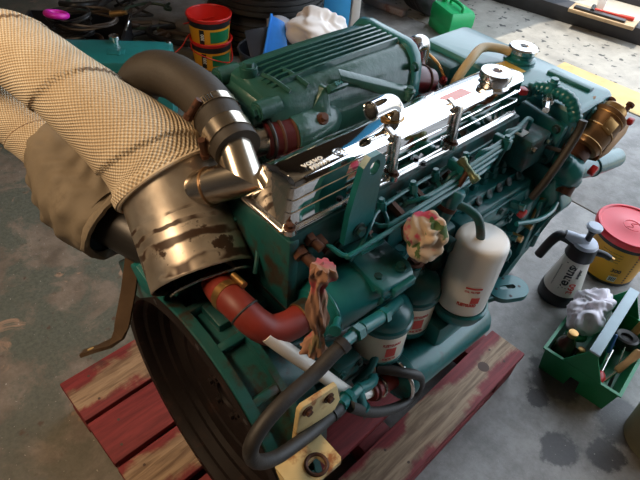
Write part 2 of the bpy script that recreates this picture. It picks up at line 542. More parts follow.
# ------------------------------------------------------------------ the engine (u along the crankshaft away from the flywheel end, v to its left, w up)
EZ = 0.12
EO = V((0.235, 0.465, 0.0))
ETH = math.radians(-2.5)
eng = thing('marine_engine', 'large teal six cylinder marine diesel engine with chrome valve cover on the red pallet', 'engine', (EO.x, EO.y, EZ), ETH, local=True)
eng['ox'], eng['oy'], eng['oz'] = 0.0, 0.0, -EZ
ER = Matrix.Rotation(ETH, 3, 'Z')
def L2W(p): return ER @ V(p) + EO          # engine frame to world
def P(name, mb, mat, label=None, parent=None, sharp=38):
    return build(name, mb, mat, parent or eng, label, None, sharp)
def ptc(c, ax, R, n, a0=0.0):
    x, y, a = frame(ax)
    return [V(c) + (x * math.cos(a0 + 2 * PI * i / n) + y * math.sin(a0 + 2 * PI * i / n)) * R for i in range(n)]
U, W_ = V((1, 0, 0)), V((0, 0, 1))
NV = V((0, -1, 0))

# --- flywheel housing
HC = V((0, 0, 0.417))
h = MB()
h.lathe(HC, U, [(0.0, 0.238), (0.0, 0.262), (0.003, 0.265), (0.020, 0.265), (0.022, 0.248), (0.062, 0.250), (0.063, 0.266), (0.074, 0.266), (0.076, 0.195), (0.150, 0.185), (0.152, 0.10)], 72, False)
FH = P('flywheel_housing', h, 'teal_dirty')
h = MB()
h.lathe(HC, U, [(-0.0005, 0.2645), (-0.0012, 0.2625), (-0.0012, 0.238), (0.004, 0.235), (0.018, 0.234), (0.022, 0.226), (0.044, 0.222), (0.046, 0.205), (0.058, 0.202), (0.060, 0.150), (0.064, 0.146), (0.066, 0.062), (0.058, 0.058), (0.058, 0.030), (0.064, 0.028), (0.064, 0.0)], 72, False)
P('inner_bell', h, 'iron', 'dark oily bare iron face and inside of the housing', FH)
for k in range(12):
    a = 2 * PI * k / 12 + 0.13
    p = HC + V((-0.0012, 0.251 * math.cos(a), 0.251 * math.sin(a)))
    P('bolt_hole', MB().lathe(p, -U, [(0, 0.0058), (0.0004, 0.0055), (0.0004, 0.0)], 12), 'black', parent=FH)
for k in range(6):
    a = 2 * PI * k / 6
    P('crank_bolt', MB().bolt(HC + V((0.058, 0.045 * math.cos(a), 0.045 * math.sin(a))), -U, 0.007, 0.008), 'iron', parent=FH)
# starter opening in the wall
P('starter_opening', MB().torus(HC + V((0.058, -0.150, 0.085)), U, 0.040, 0.006, 26, 8), 'iron', parent=FH)
for a in (20, 52, 84, 103, 124, 158, 200, 235, 270, 305, 340):
    t = math.radians(a)
    d = V((0, math.cos(t), math.sin(t)))
    R = Matrix((U, d, U.cross(d))).transposed()
    P('rib', MB().box(HC + U * 0.042 + d * 0.254, (0.048, 0.020, 0.014), R, 0.003), 'teal_dirty', parent=FH)
for a in (146,):
    t = math.radians(a)
    d = V((0, math.cos(t), math.sin(t)))
    P('stud', MB().bolt(HC + U * 0.045 + d * 0.248, d, 0.0045, 0.016), 'steel_clamp', parent=FH)
h = MB()                                                       # lug on the top left shoulder, flat pad on top
h.prism([V((-0.002, 0.165, 0.590)), V((-0.002, 0.215, 0.575)), V((-0.002, 0.235, 0.630)), V((-0.002, 0.150, 0.690)), V((-0.002, 0.115, 0.680)), V((-0.002, 0.10, 0.655))], (0.05, 0, 0), 0.004)
P('lifting_lug', h, 'teal', parent=FH)
h = MB().box((0.090, 0.05, 0.668), (0.10, 0.16, 0.022), None, 0.004)
P('top_pad', h, 'teal_dirty', parent=FH)

# --- block, sump, head
h = MB()
h.prism([V((0.15, -0.092, 0.44)), V((0.15, -0.078, 0.70)), V((0.15, 0.10, 0.70)), V((0.15, 0.12, 0.44)), V((0.15, 0.12, 0.27)), V((0.15, -0.11, 0.27))], (0.62, 0, 0), 0.008)
BL = P('cylinder_block', h, 'teal_dirty')
for i in range(5): P('block_rib', MB().box((0.24 + 0.115 * i, -0.092, 0.56), (0.014, 0.03, 0.26), None, 0.003), 'teal_dirty', parent=BL)
for i in range(4): P('core_plug', MB().lathe((0.30 + 0.115 * i, -0.082, 0.50), NV, [(0, 0.026), (0.010, 0.026), (0.012, 0.022), (0.008, 0.018), (0.008, 0.0)], 22), 'teal_dirty', parent=BL)
h = MB().prism([V((0.16, -0.095, 0.272)), V((0.16, 0.10, 0.272)), V((0.16, 0.075, 0.155)), V((0.16, -0.07, 0.155))], (0.60, 0, 0), 0.01)
P('oil_pan', h, 'teal_dirty')
h = MB().box((0.415, -0.010, 0.772), (0.565, 0.135, 0.15), None, 0.008)
HD = P('cylinder_head', h, 'teal_dirty')
P('head_gasket_joint', MB().box((0.415, -0.010, 0.699), (0.571, 0.142, 0.006)), 'dark_metal', parent=HD)
for i in range(9):
    P('head_bolt', MB().bolt((0.165 + 0.063 * i, -0.078, 0.812 - 0.03 * (i % 2)), NV, 0.0075, 0.008), 'teal_dirty', parent=HD)
# rusty plugs below the front corner of the cover
h = MB()
h.cyl((0.150, -0.075, 0.815), (0.155, -0.105, 0.805), 0.008).cyl((0.150, -0.075, 0.815), (0.148, -0.088, 0.811), 0.012, n=6)
P('rusty_plug', h, 'rust', 'rusty unpainted plug under the corner of the chrome cover', HD)
h = MB().cyl((0.168, -0.075, 0.829), (0.172, -0.100, 0.822), 0.007).cyl((0.168, -0.075, 0.829), (0.167, -0.086, 0.826), 0.010, n=6)
P('rusty_plug', h, 'rust', 'rusty unpainted stud under the corner of the chrome cover', HD)
P('rear_cover', MB().box((0.140, 0.0, 0.74), (0.020, 0.16, 0.20), None, 0.006), 'teal_dirty')
# --- chrome valve cover
U0, U1 = 0.134, 0.685
def vc_section():
    s = [(-0.0670, 0.853)]
    for k in range(3):
        z = 0.8600 + 0.0205 * k
        s += [(-0.0665, z), (-0.0663, z + 0.0172), (-0.0678, z + 0.0180), (-0.0678, z + 0.0190), (-0.0664, z + 0.0198)]
    s += [(-0.0670, 0.9230), (-0.0650, 0.9275), (-0.0615, 0.9305), (-0.0560, 0.9312), (-0.040, 0.9300), (-0.020, 0.9260), (-0.004, 0.9210), (0.004, 0.9165), (0.010, 0.909), (0.020, 0.880), (0.030, 0.853)]
    return s
sec = vc_section()
h = MB()
rg = []
for uu, inset, sl in ((U0, 0.010, 0.010), (U0 + 0.002, 0.005, 0.009), (U0 + 0.006, 0.001, 0.007), (U0 + 0.012, 0, 0.004), (U0 + 0.03, 0, 0), (0.30, 0, 0), (0.45, 0, 0), (0.60, 0, 0), (U1 - 0.012, 0, -0.003), (U1 - 0.003, 0.003, -0.006), (U1, 0.009, -0.008)):
    r_ = []
    for v, z in sec:
        k = (z - 0.853) / 0.078
        vi = v + inset if v < -0.02 else (v - inset if v > 0.0 else v)
        r_.append(V((uu + sl * k, vi, z - inset * 0.5 * max(0, k - 0.6) / 0.4)))
    rg.append(r_)
h.rings(rg, False, True, True)
VC = P('valve_cover', h, 'chrome', 'long polished chrome valve cover with grooved side', sharp=28)
h = MB()
def rrect(u0, u1, v0, v1, z, r=0.018, n=5):
    pts = []
    for cx, cy, a0 in ((u1 - r, v1 - r, 0), (u0 + r, v1 - r, PI / 2), (u0 + r, v0 + r, PI), (u1 - r, v0 + r, 1.5 * PI)):
        for i in range(n + 1):
            a = a0 + PI / 2 * i / n
            pts.append(V((cx + r * math.cos(a), cy + r * math.sin(a), z)))
    return pts
h.rings([rrect(U0 - 0.006, U1 + 0.006, -0.0715, 0.042, 0.8465), rrect(U0 - 0.0075, U1 + 0.007, -0.0728, 0.043, 0.8485), rrect(U0 - 0.0075, U1 + 0.007, -0.0728, 0.043, 0.8510), rrect(U0 - 0.006, U1 + 0.006, -0.0716, 0.041, 0.8530), rrect(U0 - 0.003, U1 + 0.003, -0.0695, 0.039, 0.8542)])
P('flange', h, 'chrome_dull', parent=VC)
for i, uu in enumerate((0.148, 0.336, 0.482)):
    s = MB()
    tl = 0.004
    s.prism([V((uu - 0.006 - tl, -0.066, 0.934)), V((uu + 0.006 - tl, -0.066, 0.934)), V((uu + 0.005 + tl, -0.066, 0.862)), V((uu - 0.005 + tl, -0.066, 0.862))], (0, -0.009, 0), 0.002)
    if i: s.prism([V((uu - 0.006 - tl, -0.066, 0.927)), V((uu + 0.006 - tl, -0.066, 0.927)), V((uu + 0.006 - tl, -0.048, 0.934)), V((uu - 0.006 - tl, -0.048, 0.934))], (0, 0, 0.003), 0.001)
    s.cyl((uu + tl, -0.0735, 0.853), (uu + tl, -0.0735, 0.862), 0.009)
    if i == 0: s = MB().cyl((uu - 0.012, -0.071, 0.853), (uu - 0.012, -0.071, 0.861), 0.010)
    st = P('strap', s, 'chrome_dull', parent=VC)
    P('bolt', MB().bolt((uu + tl - (0.016 if i == 0 else 0), -0.0735 if i else -0.071, 0.861), W_, 0.0055, 0.006), 'rust', parent=VC)
for i in range(2):
    P('bolt', MB().bolt((0.24 + 0.17 * i, -0.0745, 0.853), W_, 0.004, 0.004), 'dark_metal', parent=VC)
tx = MB()
ex = V((1, 0.03, 0)); top_n = V((0, -0.22, 1))
text_flat(tx, 'VOLVO', 0.0105, (0.192, -0.0465, 0.9308), ex, V((0, 1, -0.10)), 0.0002, thick=0.0006)
text_flat(tx, 'PENTA', 0.0105, (0.196, -0.0565, 0.9314), ex, V((0, 1, -0.05)), 0.0002, thick=0.0006)
P('emblem', MB().torus((0.236, -0.050, 0.9310), V((0, 0.1, 1)), 0.0085, 0.0012, 26, 6).torus((0.236, -0.050, 0.9310), V((0, 0.1, 1)), 0.0035, 0.0010, 18, 6), 'chrome_dull', 'round raised emblem', VC)
P('raised_lettering', tx, 'print_white', 'pale raised lettering along the top', VC)
sk = MB().prism([V((0.478, -0.052, 0.9307)), V((0.535, -0.052, 0.9307)), V((0.535, -0.030, 0.9284)), V((0.478, -0.030, 0.9284))], (0, 0, 0.0006))
P('sticker', sk, 'red_label', 'faded red rectangular sticker', VC)
# breather elbow
h = MB()
h.tube([(0.367, -0.030, 0.920), (0.367, -0.030, 0.940), (0.360, -0.030, 0.953), (0.346, -0.030, 0.960), (0.312, -0.030, 0.959)], 0.0142, 20, 6, False)
h.tube([(0.312, -0.030, 0.959), (0.336, -0.030, 0.960)], 0.0118, 20, 0, False)
h.lathe((0.312, -0.030, 0.959), (-1, 0, 0), [(-0.002, 0.0145), (0, 0.0146), (0.001, 0.0135), (0, 0.0118)], 20, False)
EB = P('breather_elbow', h, 'chrome', 'chrome breather elbow open towards the flywheel end', sharp=60)
P('bore', MB().lathe((0.335, -0.030, 0.960), (-1, 0, 0), [(0, 0.012), (0.001, 0.0)], 18, False), 'black', parent=EB)
P('base_ring', MB().torus((0.367, -0.030, 0.928), W_, 0.016, 0.003, 26, 8), 'brass', parent=EB)
# oil filler
h = MB().lathe((0.600, -0.050, 0.922), W_, [(0, 0.027), (0.004, 0.028), (0.008, 0.024), (0.018, 0.024)], 32)
OF = P('oil_filler_neck', h, 'chrome_dull')
h = MB().lathe((0.600, -0.050, 0.937), W_, [(0, 0.024), (0.001, 0.0275), (0.010, 0.0280), (0.0135, 0.0265), (0.0145, 0.022), (0.0145, 0.009), (0.0125, 0.008), (0.0125, 0.0)], 36)
P('filler_cap', h, 'chrome_dull', 'shiny metal oil filler cap', OF)
P('cap_centre', MB().lathe((0.600, -0.050, 0.9495), W_, [(0, 0.0075), (0.002, 0.006), (0.0022, 0.0)], 16), 'rust', parent=OF)

# --- green ribbed intercooler on the far side
def cs(s):      # section (v, w), scaled about its middle
    pts = [(0.092, 0.800), (0.088, 0.830), (0.089, 0.870), (0.093, 0.905), (0.102, 0.925), (0.114, 0.936), (0.126, 0.941), (0.215, 0.944), (0.235, 0.940), (0.247, 0.925), (0.252, 0.890), (0.250, 0.800), (0.235, 0.785), (0.105, 0.785)]
    c = (0.170, 0.860)
    return [(c[0] + (v - c[0]) * s, c[1] + (z - c[1]) * s) for v, z in pts]
h = MB()
skew = -0.00
h.rings([[V((uu, v, z)) for v, z in cs(s)] for uu, s in ((0.236, 0.80), (0.240, 0.88), (0.250, 0.93), (0.285, 0.96), (0.36, 0.985), (0.46, 1.0), (0.555, 1.0))])
IC = P('intercooler', h, 'green', 'big green cast intercooler with long ribs on top', sharp=30)
for i in range(6):
    v = 0.134 + 0.0135 * i
    r = MB().prism([V((0.262 + 0.004 * i, v - 0.0035, 0.928)), V((0.262 + 0.004 * i, v + 0.0035, 0.928)), V((0.275, v + 0.003, 0.940)), V((0.275, v - 0.003, 0.940))], (0.002, 0, 0))
    r = MB()
    r.rings([[V((uu, v - 0.004, z - 0.012)), V((uu, v - 0.0022, z)), V((uu, v + 0.0022, z)), V((uu, v + 0.004, z - 0.012))] for uu, z in ((0.262, 0.938), (0.285, 0.946), (0.36, 0.9495), (0.548, 0.9515))])
    P('rib', r, 'green', parent=IC)
fl = MB()
fl.rings([[V((uu, v, z)) for v, z in cs(s)] for uu, s in ((0.555, 1.085), (0.558, 1.10), (0.573, 1.10), (0.576, 1.08))])
P('end_flange', fl, 'teal_pale', 'paler bolted end flange', IC)
for v, z in ((0.084, 0.915), (0.078, 0.84)):
    P('flange_bolt', MB().bolt((0.553, v, z), -U, 0.006, 0.008), 'teal_dirty', parent=IC)
# front end cap with bosses and an open port
h = MB()
h.rings([[V((uu, v, z)) for v, z in cs(s)] for uu, s in ((0.214, 0.62), (0.217, 0.68), (0.232, 0.72), (0.240, 0.82))])
P('end_cap', h, 'green', parent=IC)
for v, z in ((0.225, 0.925), (0.118, 0.915), (0.108, 0.83)):
    b_ = MB().cyl((0.222, v, z), (0.262, v, z), 0.016).bolt((0.222, v, z), -U, 0.008, 0.009)
    P('bolt_boss', b_, 'green', parent=IC)
P('top_boss', MB().cyl((0.258, 0.188, 0.925), (0.258, 0.188, 0.950), 0.015).bolt((0.258, 0.188, 0.950), W_, 0.009, 0.008), 'green', parent=IC)
P('port', MB().torus((0.213, 0.160, 0.865), U, 0.028, 0.006, 26, 8), 'dark_metal', parent=IC)
P('port_fitting', MB().lathe((0.213, 0.160, 0.865), -U, [(0, 0.022), (0.008, 0.022), (0.010, 0.015), (0.022, 0.015), (0.024, 0.008)], 18), 'chrome_dull', parent=IC)
for q in (0, 2, 4): P('port_bolt', MB().bolt((0.212, 0.160 + 0.024 * math.cos(q), 0.865 + 0.024 * math.sin(q)), -U, 0.006, 0.008), 'chrome_dull', parent=IC)
# inlet horn
h = MB(); h.tube([(0.268, 0.098, 0.868), (0.300, 0.100, 0.866), (0.345, 0.115, 0.862), (0.380, 0.140, 0.858)], [0.034, 0.036, 0.042, 0.04], 24)
P('inlet_horn', h, 'green', parent=IC)
# bolted foot, fin and cast pad on the near face
h = MB()
h.prism([V((0.300, 0.078, 0.872)), V((0.345, 0.078, 0.885)), V((0.348, 0.095, 0.93)), V((0.340, 0.098, 0.93)), V((0.315, 0.092, 0.90)), V((0.300, 0.095, 0.89))], (0.0, 0.03, 0), 0.002)
P('foot', h, 'green', parent=IC)
P('rusty_bolt', MB().bolt((0.322, 0.076, 0.890), V((0, -0.6, 0.8)), 0.007, 0.010), 'rust', 'rusty brown bolt', IC)
h = MB()
h.prism([V((0.372, 0.089, 0.936)), V((0.372, 0.095, 0.944)), V((0.520, 0.060, 0.886)), V((0.530, 0.056, 0.876)), V((0.515, 0.060, 0.868)), V((0.500, 0.070, 0.870))], V((0.004, 0.012, 0.006)), 0.0015)
P('fin', h, 'green', parent=IC)
h = MB().prism([V((0.375, 0.092, 0.940)), V((0.520, 0.060, 0.882)), V((0.540, 0.060, 0.850)), V((0.540, 0.088, 0.850)), V((0.540, 0.092, 0.90)), V((0.46, 0.095, 0.93))], V((0.008, 0.004, 0.006)), 0.001)
del h
P('fin_bolt', MB().cyl((0.518, 0.064, 0.874), (0.518, 0.060, 0.888), 0.011).bolt((0.518, 0.060, 0.888), W_, 0.007, 0.008), 'green', parent=IC)
pd = Matrix.Rotation(-0.95, 3, 'X')
P('cast_pad', MB().box((0.365, 0.094, 0.926), (0.040, 0.012, 0.014), Matrix.Rotation(0.6, 3, 'X'), 0.002), 'green', parent=IC)
tx = MB(); text_flat(tx, '864', 0.010, (0.366, 0.0905, 0.934), U, V((0, 0.82, 0.57)), 0.0003, thick=0.0008)
P('cast_number', tx, 'teal_pale', parent=IC)
# two short cast ribs on the front shoulder
for uu in (0.268, 0.305):
    h = MB(); h.tube([(uu, 0.165, 0.944), (uu + 0.004, 0.140, 0.944), (uu + 0.014, 0.112, 0.934)], 0.0035, 8)
    P('shoulder_rib', h, 'green', parent=IC)
# coolant pipe and ringed red hose at the front
h = MB(); h.tube([(0.150, 0.150, 0.870), (0.180, 0.128, 0.869), (0.215, 0.114, 0.868), (0.245, 0.104, 0.868)], 0.0265, 22)
P('steel_pipe', h, 'steel_clamp', 'bare steel stub pipe')
h = MB(); h.tube([(0.228, 0.108, 0.868), (0.250, 0.102, 0.868), (0.286, 0.098, 0.867)], 0.031, 24)
RH = P('red_hose', h, 'red_dark', 'short dark red hose with three clamps')
for s in (0.0, 0.35, 0.85):
    c = V((0.234, 0.1065, 0.868)).lerp(V((0.280, 0.099, 0.867)), s)
    P('clamp', MB().torus(c, V((0.046, -0.008, -0.001)), 0.0312, 0.0035, 30, 8), 'rust' if s else 'dark_metal', parent=RH)

# --- red hoses behind the intercooler
h = MB(); h.tube([(0.570, 0.150, 0.908), (0.590, 0.145, 0.912), (0.612, 0.142, 0.916)], 0.019, 20)
a_ = P('red_hose', h, 'red_dark', 'upper dark red hose behind the green intercooler')
P('clamp', MB().torus((0.598, 0.144, 0.913), V((1, -0.2, 0.15)), 0.0195, 0.003, 26, 8), 'steel_clamp', parent=a_)
h = MB(); h.tube([(0.605, 0.142, 0.915), (0.622, 0.140, 0.920), (0.634, 0.140, 0.914), (0.640, 0.142, 0.880)], 0.0175, 20)
P('copper_bend', h, 'chrome_dull', 'bright bare metal bend')
h = MB(); h.tube([(0.572, 0.120, 0.868), (0.600, 0.115, 0.866), (0.640, 0.110, 0.850)], 0.026, 22)
a_ = P('red_hose', h, 'red_dark', 'thicker lower dark red hose')
for s in (0.2, 0.75): P('clamp', MB().torus(V((0.572, 0.120, 0.868)).lerp(V((0.640, 0.110, 0.850)), s) + V((0, 0, 0.003)), V((1, -0.12, -0.2)), 0.0265, 0.003, 28, 8), 'rust', parent=a_)
h = MB(); h.tube([(0.560, 0.062, 0.850), (0.610, 0.055, 0.848), (0.660, 0.060, 0.830)], 0.015, 14)
P('black_hose', h, 'rubber')
for k in range(4):
    h = MB(); h.tube([(0.575 + 0.02 * k, 0.12 - 0.015 * k, 0.84), (0.60 + 0.015 * k, 0.09, 0.82 + 0.01 * k), (0.63 + 0.02 * k, 0.07, 0.80)], 0.005, 8)
    P('small_pipe', h, ('chrome_dull', 'teal_dirty', 'dark_metal', 'rubber')[k])
h = MB().box((0.46, 0.055, 0.80), (0.50, 0.06, 0.05), None, 0.006)
P('inlet_manifold', h, 'dark_metal')

# --- header tank across the front end
TT = 0.862
h = MB()
def rect_uv(u0, u1, v0, v1, z, r=0.016): return rrect(u0, u1, v0, v1, z, r, 4)
h.rings([rect_uv(0.775, 0.915, -0.138, 0.225, 0.725), rect_uv(0.770, 0.920, -0.144, 0.230, 0.735), rect_uv(0.768, 0.922, -0.148, 0.234, TT - 0.008), rect_uv(0.772, 0.918, -0.144, 0.230, TT - 0.002), rect_uv(0.778, 0.912, -0.138, 0.224, TT)])
HT = P('header_tank', h, 'teal_pale', 'pale teal coolant header tank lying across the engine', sharp=30)
P('raised_bar', MB().box((0.873, -0.070, TT + 0.003), (0.020, 0.098, 0.008), None, 0.003), 'teal', parent=HT)
st_ = MB().prism([V((0.790, 0.010, TT)), V((0.832, 0.008, TT)), V((0.836, 0.062, TT)), V((0.800, 0.066, TT))], (0, 0, 0.0006))
P('sticker', st_, 'yellow_label', 'torn yellow sticker', HT)
h = MB().lathe((0.868, 0.048, TT - 0.001), W_, [(0, 0.034), (0.006, 0.034), (0.009, 0.026), (0.013, 0.025), (0.015, 0.028), (0.020, 0.028)], 30)
P('filler_neck', h, 'teal', parent=HT)
h = MB().lathe((0.868, 0.048, TT + 0.019), W_, [(0, 0.027), (0.001, 0.031), (0.009, 0.031), (0.012, 0.028), (0.0125, 0.010), (0.010, 0.009), (0.010, 0.0)], 36)
P('radiator_cap', h, 'chrome_dull', 'shiny metal radiator cap', HT)
P('cap_dot', MB().lathe((0.868, 0.048, TT + 0.029), W_, [(0, 0.007), (0.003, 0.005), (0.003, 0.0)], 14), 'dark_metal', parent=HT)
P('side_plug', MB().torus((0.845, -0.149, 0.825), NV, 0.020, 0.005, 24, 8).lathe((0.845, -0.146, 0.825), NV, [(0, 0.018), (0.001, 0.0)], 20), 'teal', parent=HT)
P('plug_centre', MB().lathe((0.845, -0.1472, 0.825), NV, [(0, 0.015), (0.001, 0.014), (0.001, 0.0)], 18), 'black', parent=HT)
# dark lower front of the tank (thermostat housing, bolted end)
h = MB().box((0.752, 0.175, 0.790), (0.050, 0.11, 0.12), None, 0.010)
TH = P('thermostat_housing', h, 'teal_dirty')
P('cover_plate', MB().box((0.725, 0.195, 0.765), (0.012, 0.075, 0.10), None, 0.006), 'black', parent=TH)
for v, z in ((0.14, 0.835), (0.21, 0.835), (0.21, 0.74), (0.14, 0.74)): P('bolt', MB().bolt((0.727, v, z), -U, 0.006, 0.007), 'teal_dirty', parent=TH)
P('sensor', MB().lathe((0.722, 0.128, 0.818), V((-0.6, -0.4, 0.7)), [(0, 0.008), (0.012, 0.008), (0.014, 0.005), (0.022, 0.004)], 12), 'pink', 'small red sensor plug', TH)
P('wire', MB().tube([(0.722, 0.128, 0.83), (0.715, 0.15, 0.855), (0.72, 0.19, 0.862), (0.735, 0.21, 0.85)], 0.003, 6), 'brass', parent=TH)
h = MB(); h.tube([(0.690, 0.082, 0.815), (0.695, 0.080, 0.850), (0.735, 0.085, 0.880), (0.790, 0.098, 0.888), (0.830, 0.080, 0.884), (0.846, 0.064, 0.879)], 0.0095, 12)
P('overflow_hose', h, 'beige_hose', 'beige overflow hose running to the radiator cap')
P('hose_elbow', MB().tube([(0.688, 0.083, 0.77), (0.689, 0.082, 0.80), (0.690, 0.082, 0.825)], 0.012, 12), 'teal', parent=HT)
P('neck_spout', MB().cyl((0.845, 0.065, 0.879), (0.86, 0.055, 0.877), 0.007), 'teal', parent=HT)
h = MB().prism([V((0.766, -0.145, 0.835)), V((0.766, -0.03, 0.848)), V((0.766, 0.0, 0.80)), V((0.766, -0.02, 0.745)), V((0.766, -0.14, 0.745))], (-0.020, 0, 0), 0.006)
FP = P('front_plate', h, 'teal', 'teal bolted plate below the tank edge')
for v, z in ((-0.13, 0.826), (-0.035, 0.838), (-0.13, 0.757), (-0.03, 0.757)): P('bolt', MB().bolt((0.746, v, z), -U, 0.006, 0.007), 'teal_dirty', parent=FP)

# red tap and ribbed hose at the tank edge
h = MB().cyl((0.700, -0.042, 0.830), (0.705, -0.036, 0.862), 0.009).cyl((0.700, -0.042, 0.845), (0.690, -0.058, 0.836), 0.007).lathe((0.704, -0.037, 0.860), W_, [(0, 0.012), (0.010, 0.012), (0.012, 0.008)], 8)
TP = P('drain_tap', h, 'brass')
h = MB().box((0.704, -0.037, 0.876), (0.048, 0.012, 0.006), Matrix.Rotation(-0.7, 3, 'Z'), 0.002).box((0.704, -0.037, 0.876), (0.012, 0.026, 0.010), Matrix.Rotation(-0.7, 3, 'Z'), 0.002).box((0.72, -0.051, 0.878), (0.016, 0.018, 0.012), Matrix.Rotation(-0.7, 3, 'Z'), 0.003).box((0.688, -0.023, 0.878), (0.016, 0.018, 0.012), Matrix.Rotation(-0.7, 3, 'Z'), 0.003)
P('tap_handle', h, 'pink', 'red butterfly handle', TP)
h = MB()
h.tube([(0.715, -0.045, 0.862), (0.745, -0.060, 0.880), (0.760, -0.090, 0.884), (0.770, -0.125, 0.876), (0.770, -0.150, 0.846)], 0.0125, 14, 14, True, lambda r, s, a, t: r * (1 + 0.07 * math.sin(s * 620)))
P('ribbed_hose', h, 'teal', 'short ribbed hose painted teal')
h = MB().cyl((0.748, -0.092, 0.874), (0.712, -0.110, 0.868), 0.0065).cyl((0.748, -0.092, 0.874), (0.735, -0.098, 0.872), 0.011, n=6)
P('spigot', h, 'chrome_dull', 'bright metal spigot')
P('tee_fitting', MB().cyl((0.755, -0.088, 0.865), (0.758, -0.086, 0.900), 0.010).bolt((0.758, -0.086, 0.900), W_, 0.008, 0.008), 'teal')
h = MB(); h.tube([(0.752, -0.168, 0.862), (0.746, -0.170, 0.838), (0.722, -0.172, 0.800), (0.690, -0.172, 0.755), (0.672, -0.166, 0.715)], 0.0078, 12)
P('brown_hose', h, 'rubber_brown', 'dusty brown rubber hose')
h = MB(); h.tube([(0.700, -0.048, 0.832), (0.690, -0.060, 0.80), (0.66, -0.075, 0.76), (0.64, -0.09, 0.72)], 0.008, 10)
P('brown_hose', h, 'rubber_brown', 'brown rubber hose dropping from the red tap')
h = MB(); h.tube([(0.700, -0.050, 0.85), (0.715, -0.085, 0.80), (0.735, -0.125, 0.790), (0.745, -0.155, 0.790)], 0.0045, 8)
P('black_wire', h, 'rubber')

# --- bronze pump hanging off the front corner
c0, c1 = V((0.803, -0.172, 0.782)), V((0.885, -0.172, 0.840))
ax = (c1 - c0).normalized()
h = MB().lathe(c0, ax, [(0, 0.020), (0.002, 0.030), (0.010, 0.033), (0.075, 0.033), (0.080, 0.036), (0.086, 0.036), (0.090, 0.030)], 34)
BP = P('raw_water_pump', h, 'bronze', 'bronze coloured cylindrical pump at the front corner')
h = MB().lathe(c1, ax, [(-0.026, 0.030), (-0.024, 0.026), (0.004, 0.024), (0.007, 0.021), (0.007, 0.0)], 28)
P('end_cap', h, 'brass', parent=BP)
for q in (-1, 1): P('terminal', MB().lathe(c1 + V((0.002, 0.018 * q, 0.003 - 0.003 * q)), ax, [(0, 0.005), (0.014, 0.005), (0.015, 0.008), (0.020, 0.008)], 10), 'rust', parent=BP)
x_, y_, _ = frame(ax)
for s in (0.012, 0.045, 0.076): P('band', MB().torus(c0 + ax * s, ax, 0.0335, 0.0018, 34, 6), 'brass', parent=BP)
P('name_plate', MB().box(c0 + ax * 0.048 + V((-0.010, -0.020, 0.024)), (0.030, 0.024, 0.004), Matrix.Rotation(-0.55, 3, 'Y') @ Matrix.Rotation(0.65, 3, 'X'), 0.001), 'brass', parent=BP)
h = MB().prism([c0 + V((0.020, -0.030, -0.022)), c0 + V((0.055, -0.036, -0.012)), c0 + V((0.100, -0.036, 0.018)), c0 + V((0.108, -0.032, 0.045)), c0 + V((0.095, -0.026, 0.048))], V((0.010, 0.022, -0.012)), 0.002)
P('mount_plate', h, 'bronze', parent=BP)
h = MB().prism([c0 + V((-0.030, 0.025, -0.02)), c0 + V((-0.020, 0.030, 0.04)), c0 + V((0.050, 0.034, 0.085)), c0 + V((0.060, 0.030, 0.04))], V((0.003, 0.006, -0.003)), 0.001)
P('mount_plate', h, 'bronze', parent=BP)
P('inlet_stub', MB().lathe(c0 - ax * 0.028, ax, [(0, 0.018), (0.004, 0.022), (0.026, 0.022), (0.03, 0.019)], 22), 'rust', parent=BP)
P('red_seal', MB().box(c0 + V((0.010, -0.035, -0.036)), (0.022, 0.014, 0.010), Matrix.Rotation(-0.5, 3, 'Y'), 0.003), 'pink', 'red rubber block', BP)
P('red_seal', MB().box(c1 + V((0.010, -0.034, -0.010)), (0.014, 0.012, 0.014), None, 0.003), 'pink', 'red rubber block', BP)
h = MB(); h.tube([(0.800, -0.170, 0.730), (0.870, -0.180, 0.715), (0.940, -0.186, 0.702), (1.000, -0.188, 0.690)], 0.0225, 26, 6, True)
h.ball((1.000, -0.188, 0.690), 0.0225, 24, 12)
P('water_pipe', h, 'teal', 'teal closed pipe end pointing outwards')
P('pipe_band', MB().torus((0.880, -0.181, 0.713), U, 0.0225, 0.003, 26, 8), 'teal')
# shaggy painted rag like hose joint by the pump
h = MB(); h.tube([(0.745, -0.160, 0.770), (0.760, -0.178, 0.755), (0.775, -0.180, 0.725), (0.772, -0.172, 0.700)], [0.020, 0.028, 0.026, 0.018], 18, 8)
crumple(h, 40, 0.006, 4)
P('hose_joint', h, 'teal', sharp=70)
P('hose_clamp_block', MB().cyl((0.760, -0.190, 0.700), (0.785, -0.185, 0.735), 0.016, n=16), 'rust')

# --- timing case and front structure
h = MB().prism([V((0.755, -0.205, 0.665)), V((0.755, -0.160, 0.740)), V((0.755, 0.15, 0.740)), V((0.755, 0.18, 0.55)), V((0.755, 0.13, 0.27)), V((0.755, -0.13, 0.27)), V((0.755, -0.155, 0.46)), V((0.755, -0.165, 0.510)), V((0.755, -0.172, 0.605))], (0.050, 0, 0), 0.008)
TC = P('timing_case', h, 'teal')
for v, z in ((-0.185, 0.655), (-0.165, 0.615), (-0.155, 0.53), (-0.145, 0.475), (-0.155, 0.72), (-0.13, 0.40), (-0.12, 0.33)):
    P('case_bolt', MB().bolt((0.753, v, z), -U, 0.007, 0.008), 'teal_dirty', parent=TC)
P('case_rib', MB().box((0.744, -0.165, 0.60), (0.022, 0.012, 0.15), None, 0.003), 'teal', parent=TC)
P('case_foot', MB().box((0.785, -0.155, 0.545), (0.05, 0.030, 0.045), None, 0.005).cyl((0.785, -0.168, 0.56), (0.785, -0.168, 0.525), 0.009), 'teal', parent=TC)
h = MB().lathe((0.735, -0.060, 0.640), -U, [(-0.02, 0.080), (0.0, 0.080), (0.006, 0.074), (0.012, 0.040), (0.012, 0.0)], 36)
P('pump_drive_cover', h, 'teal')
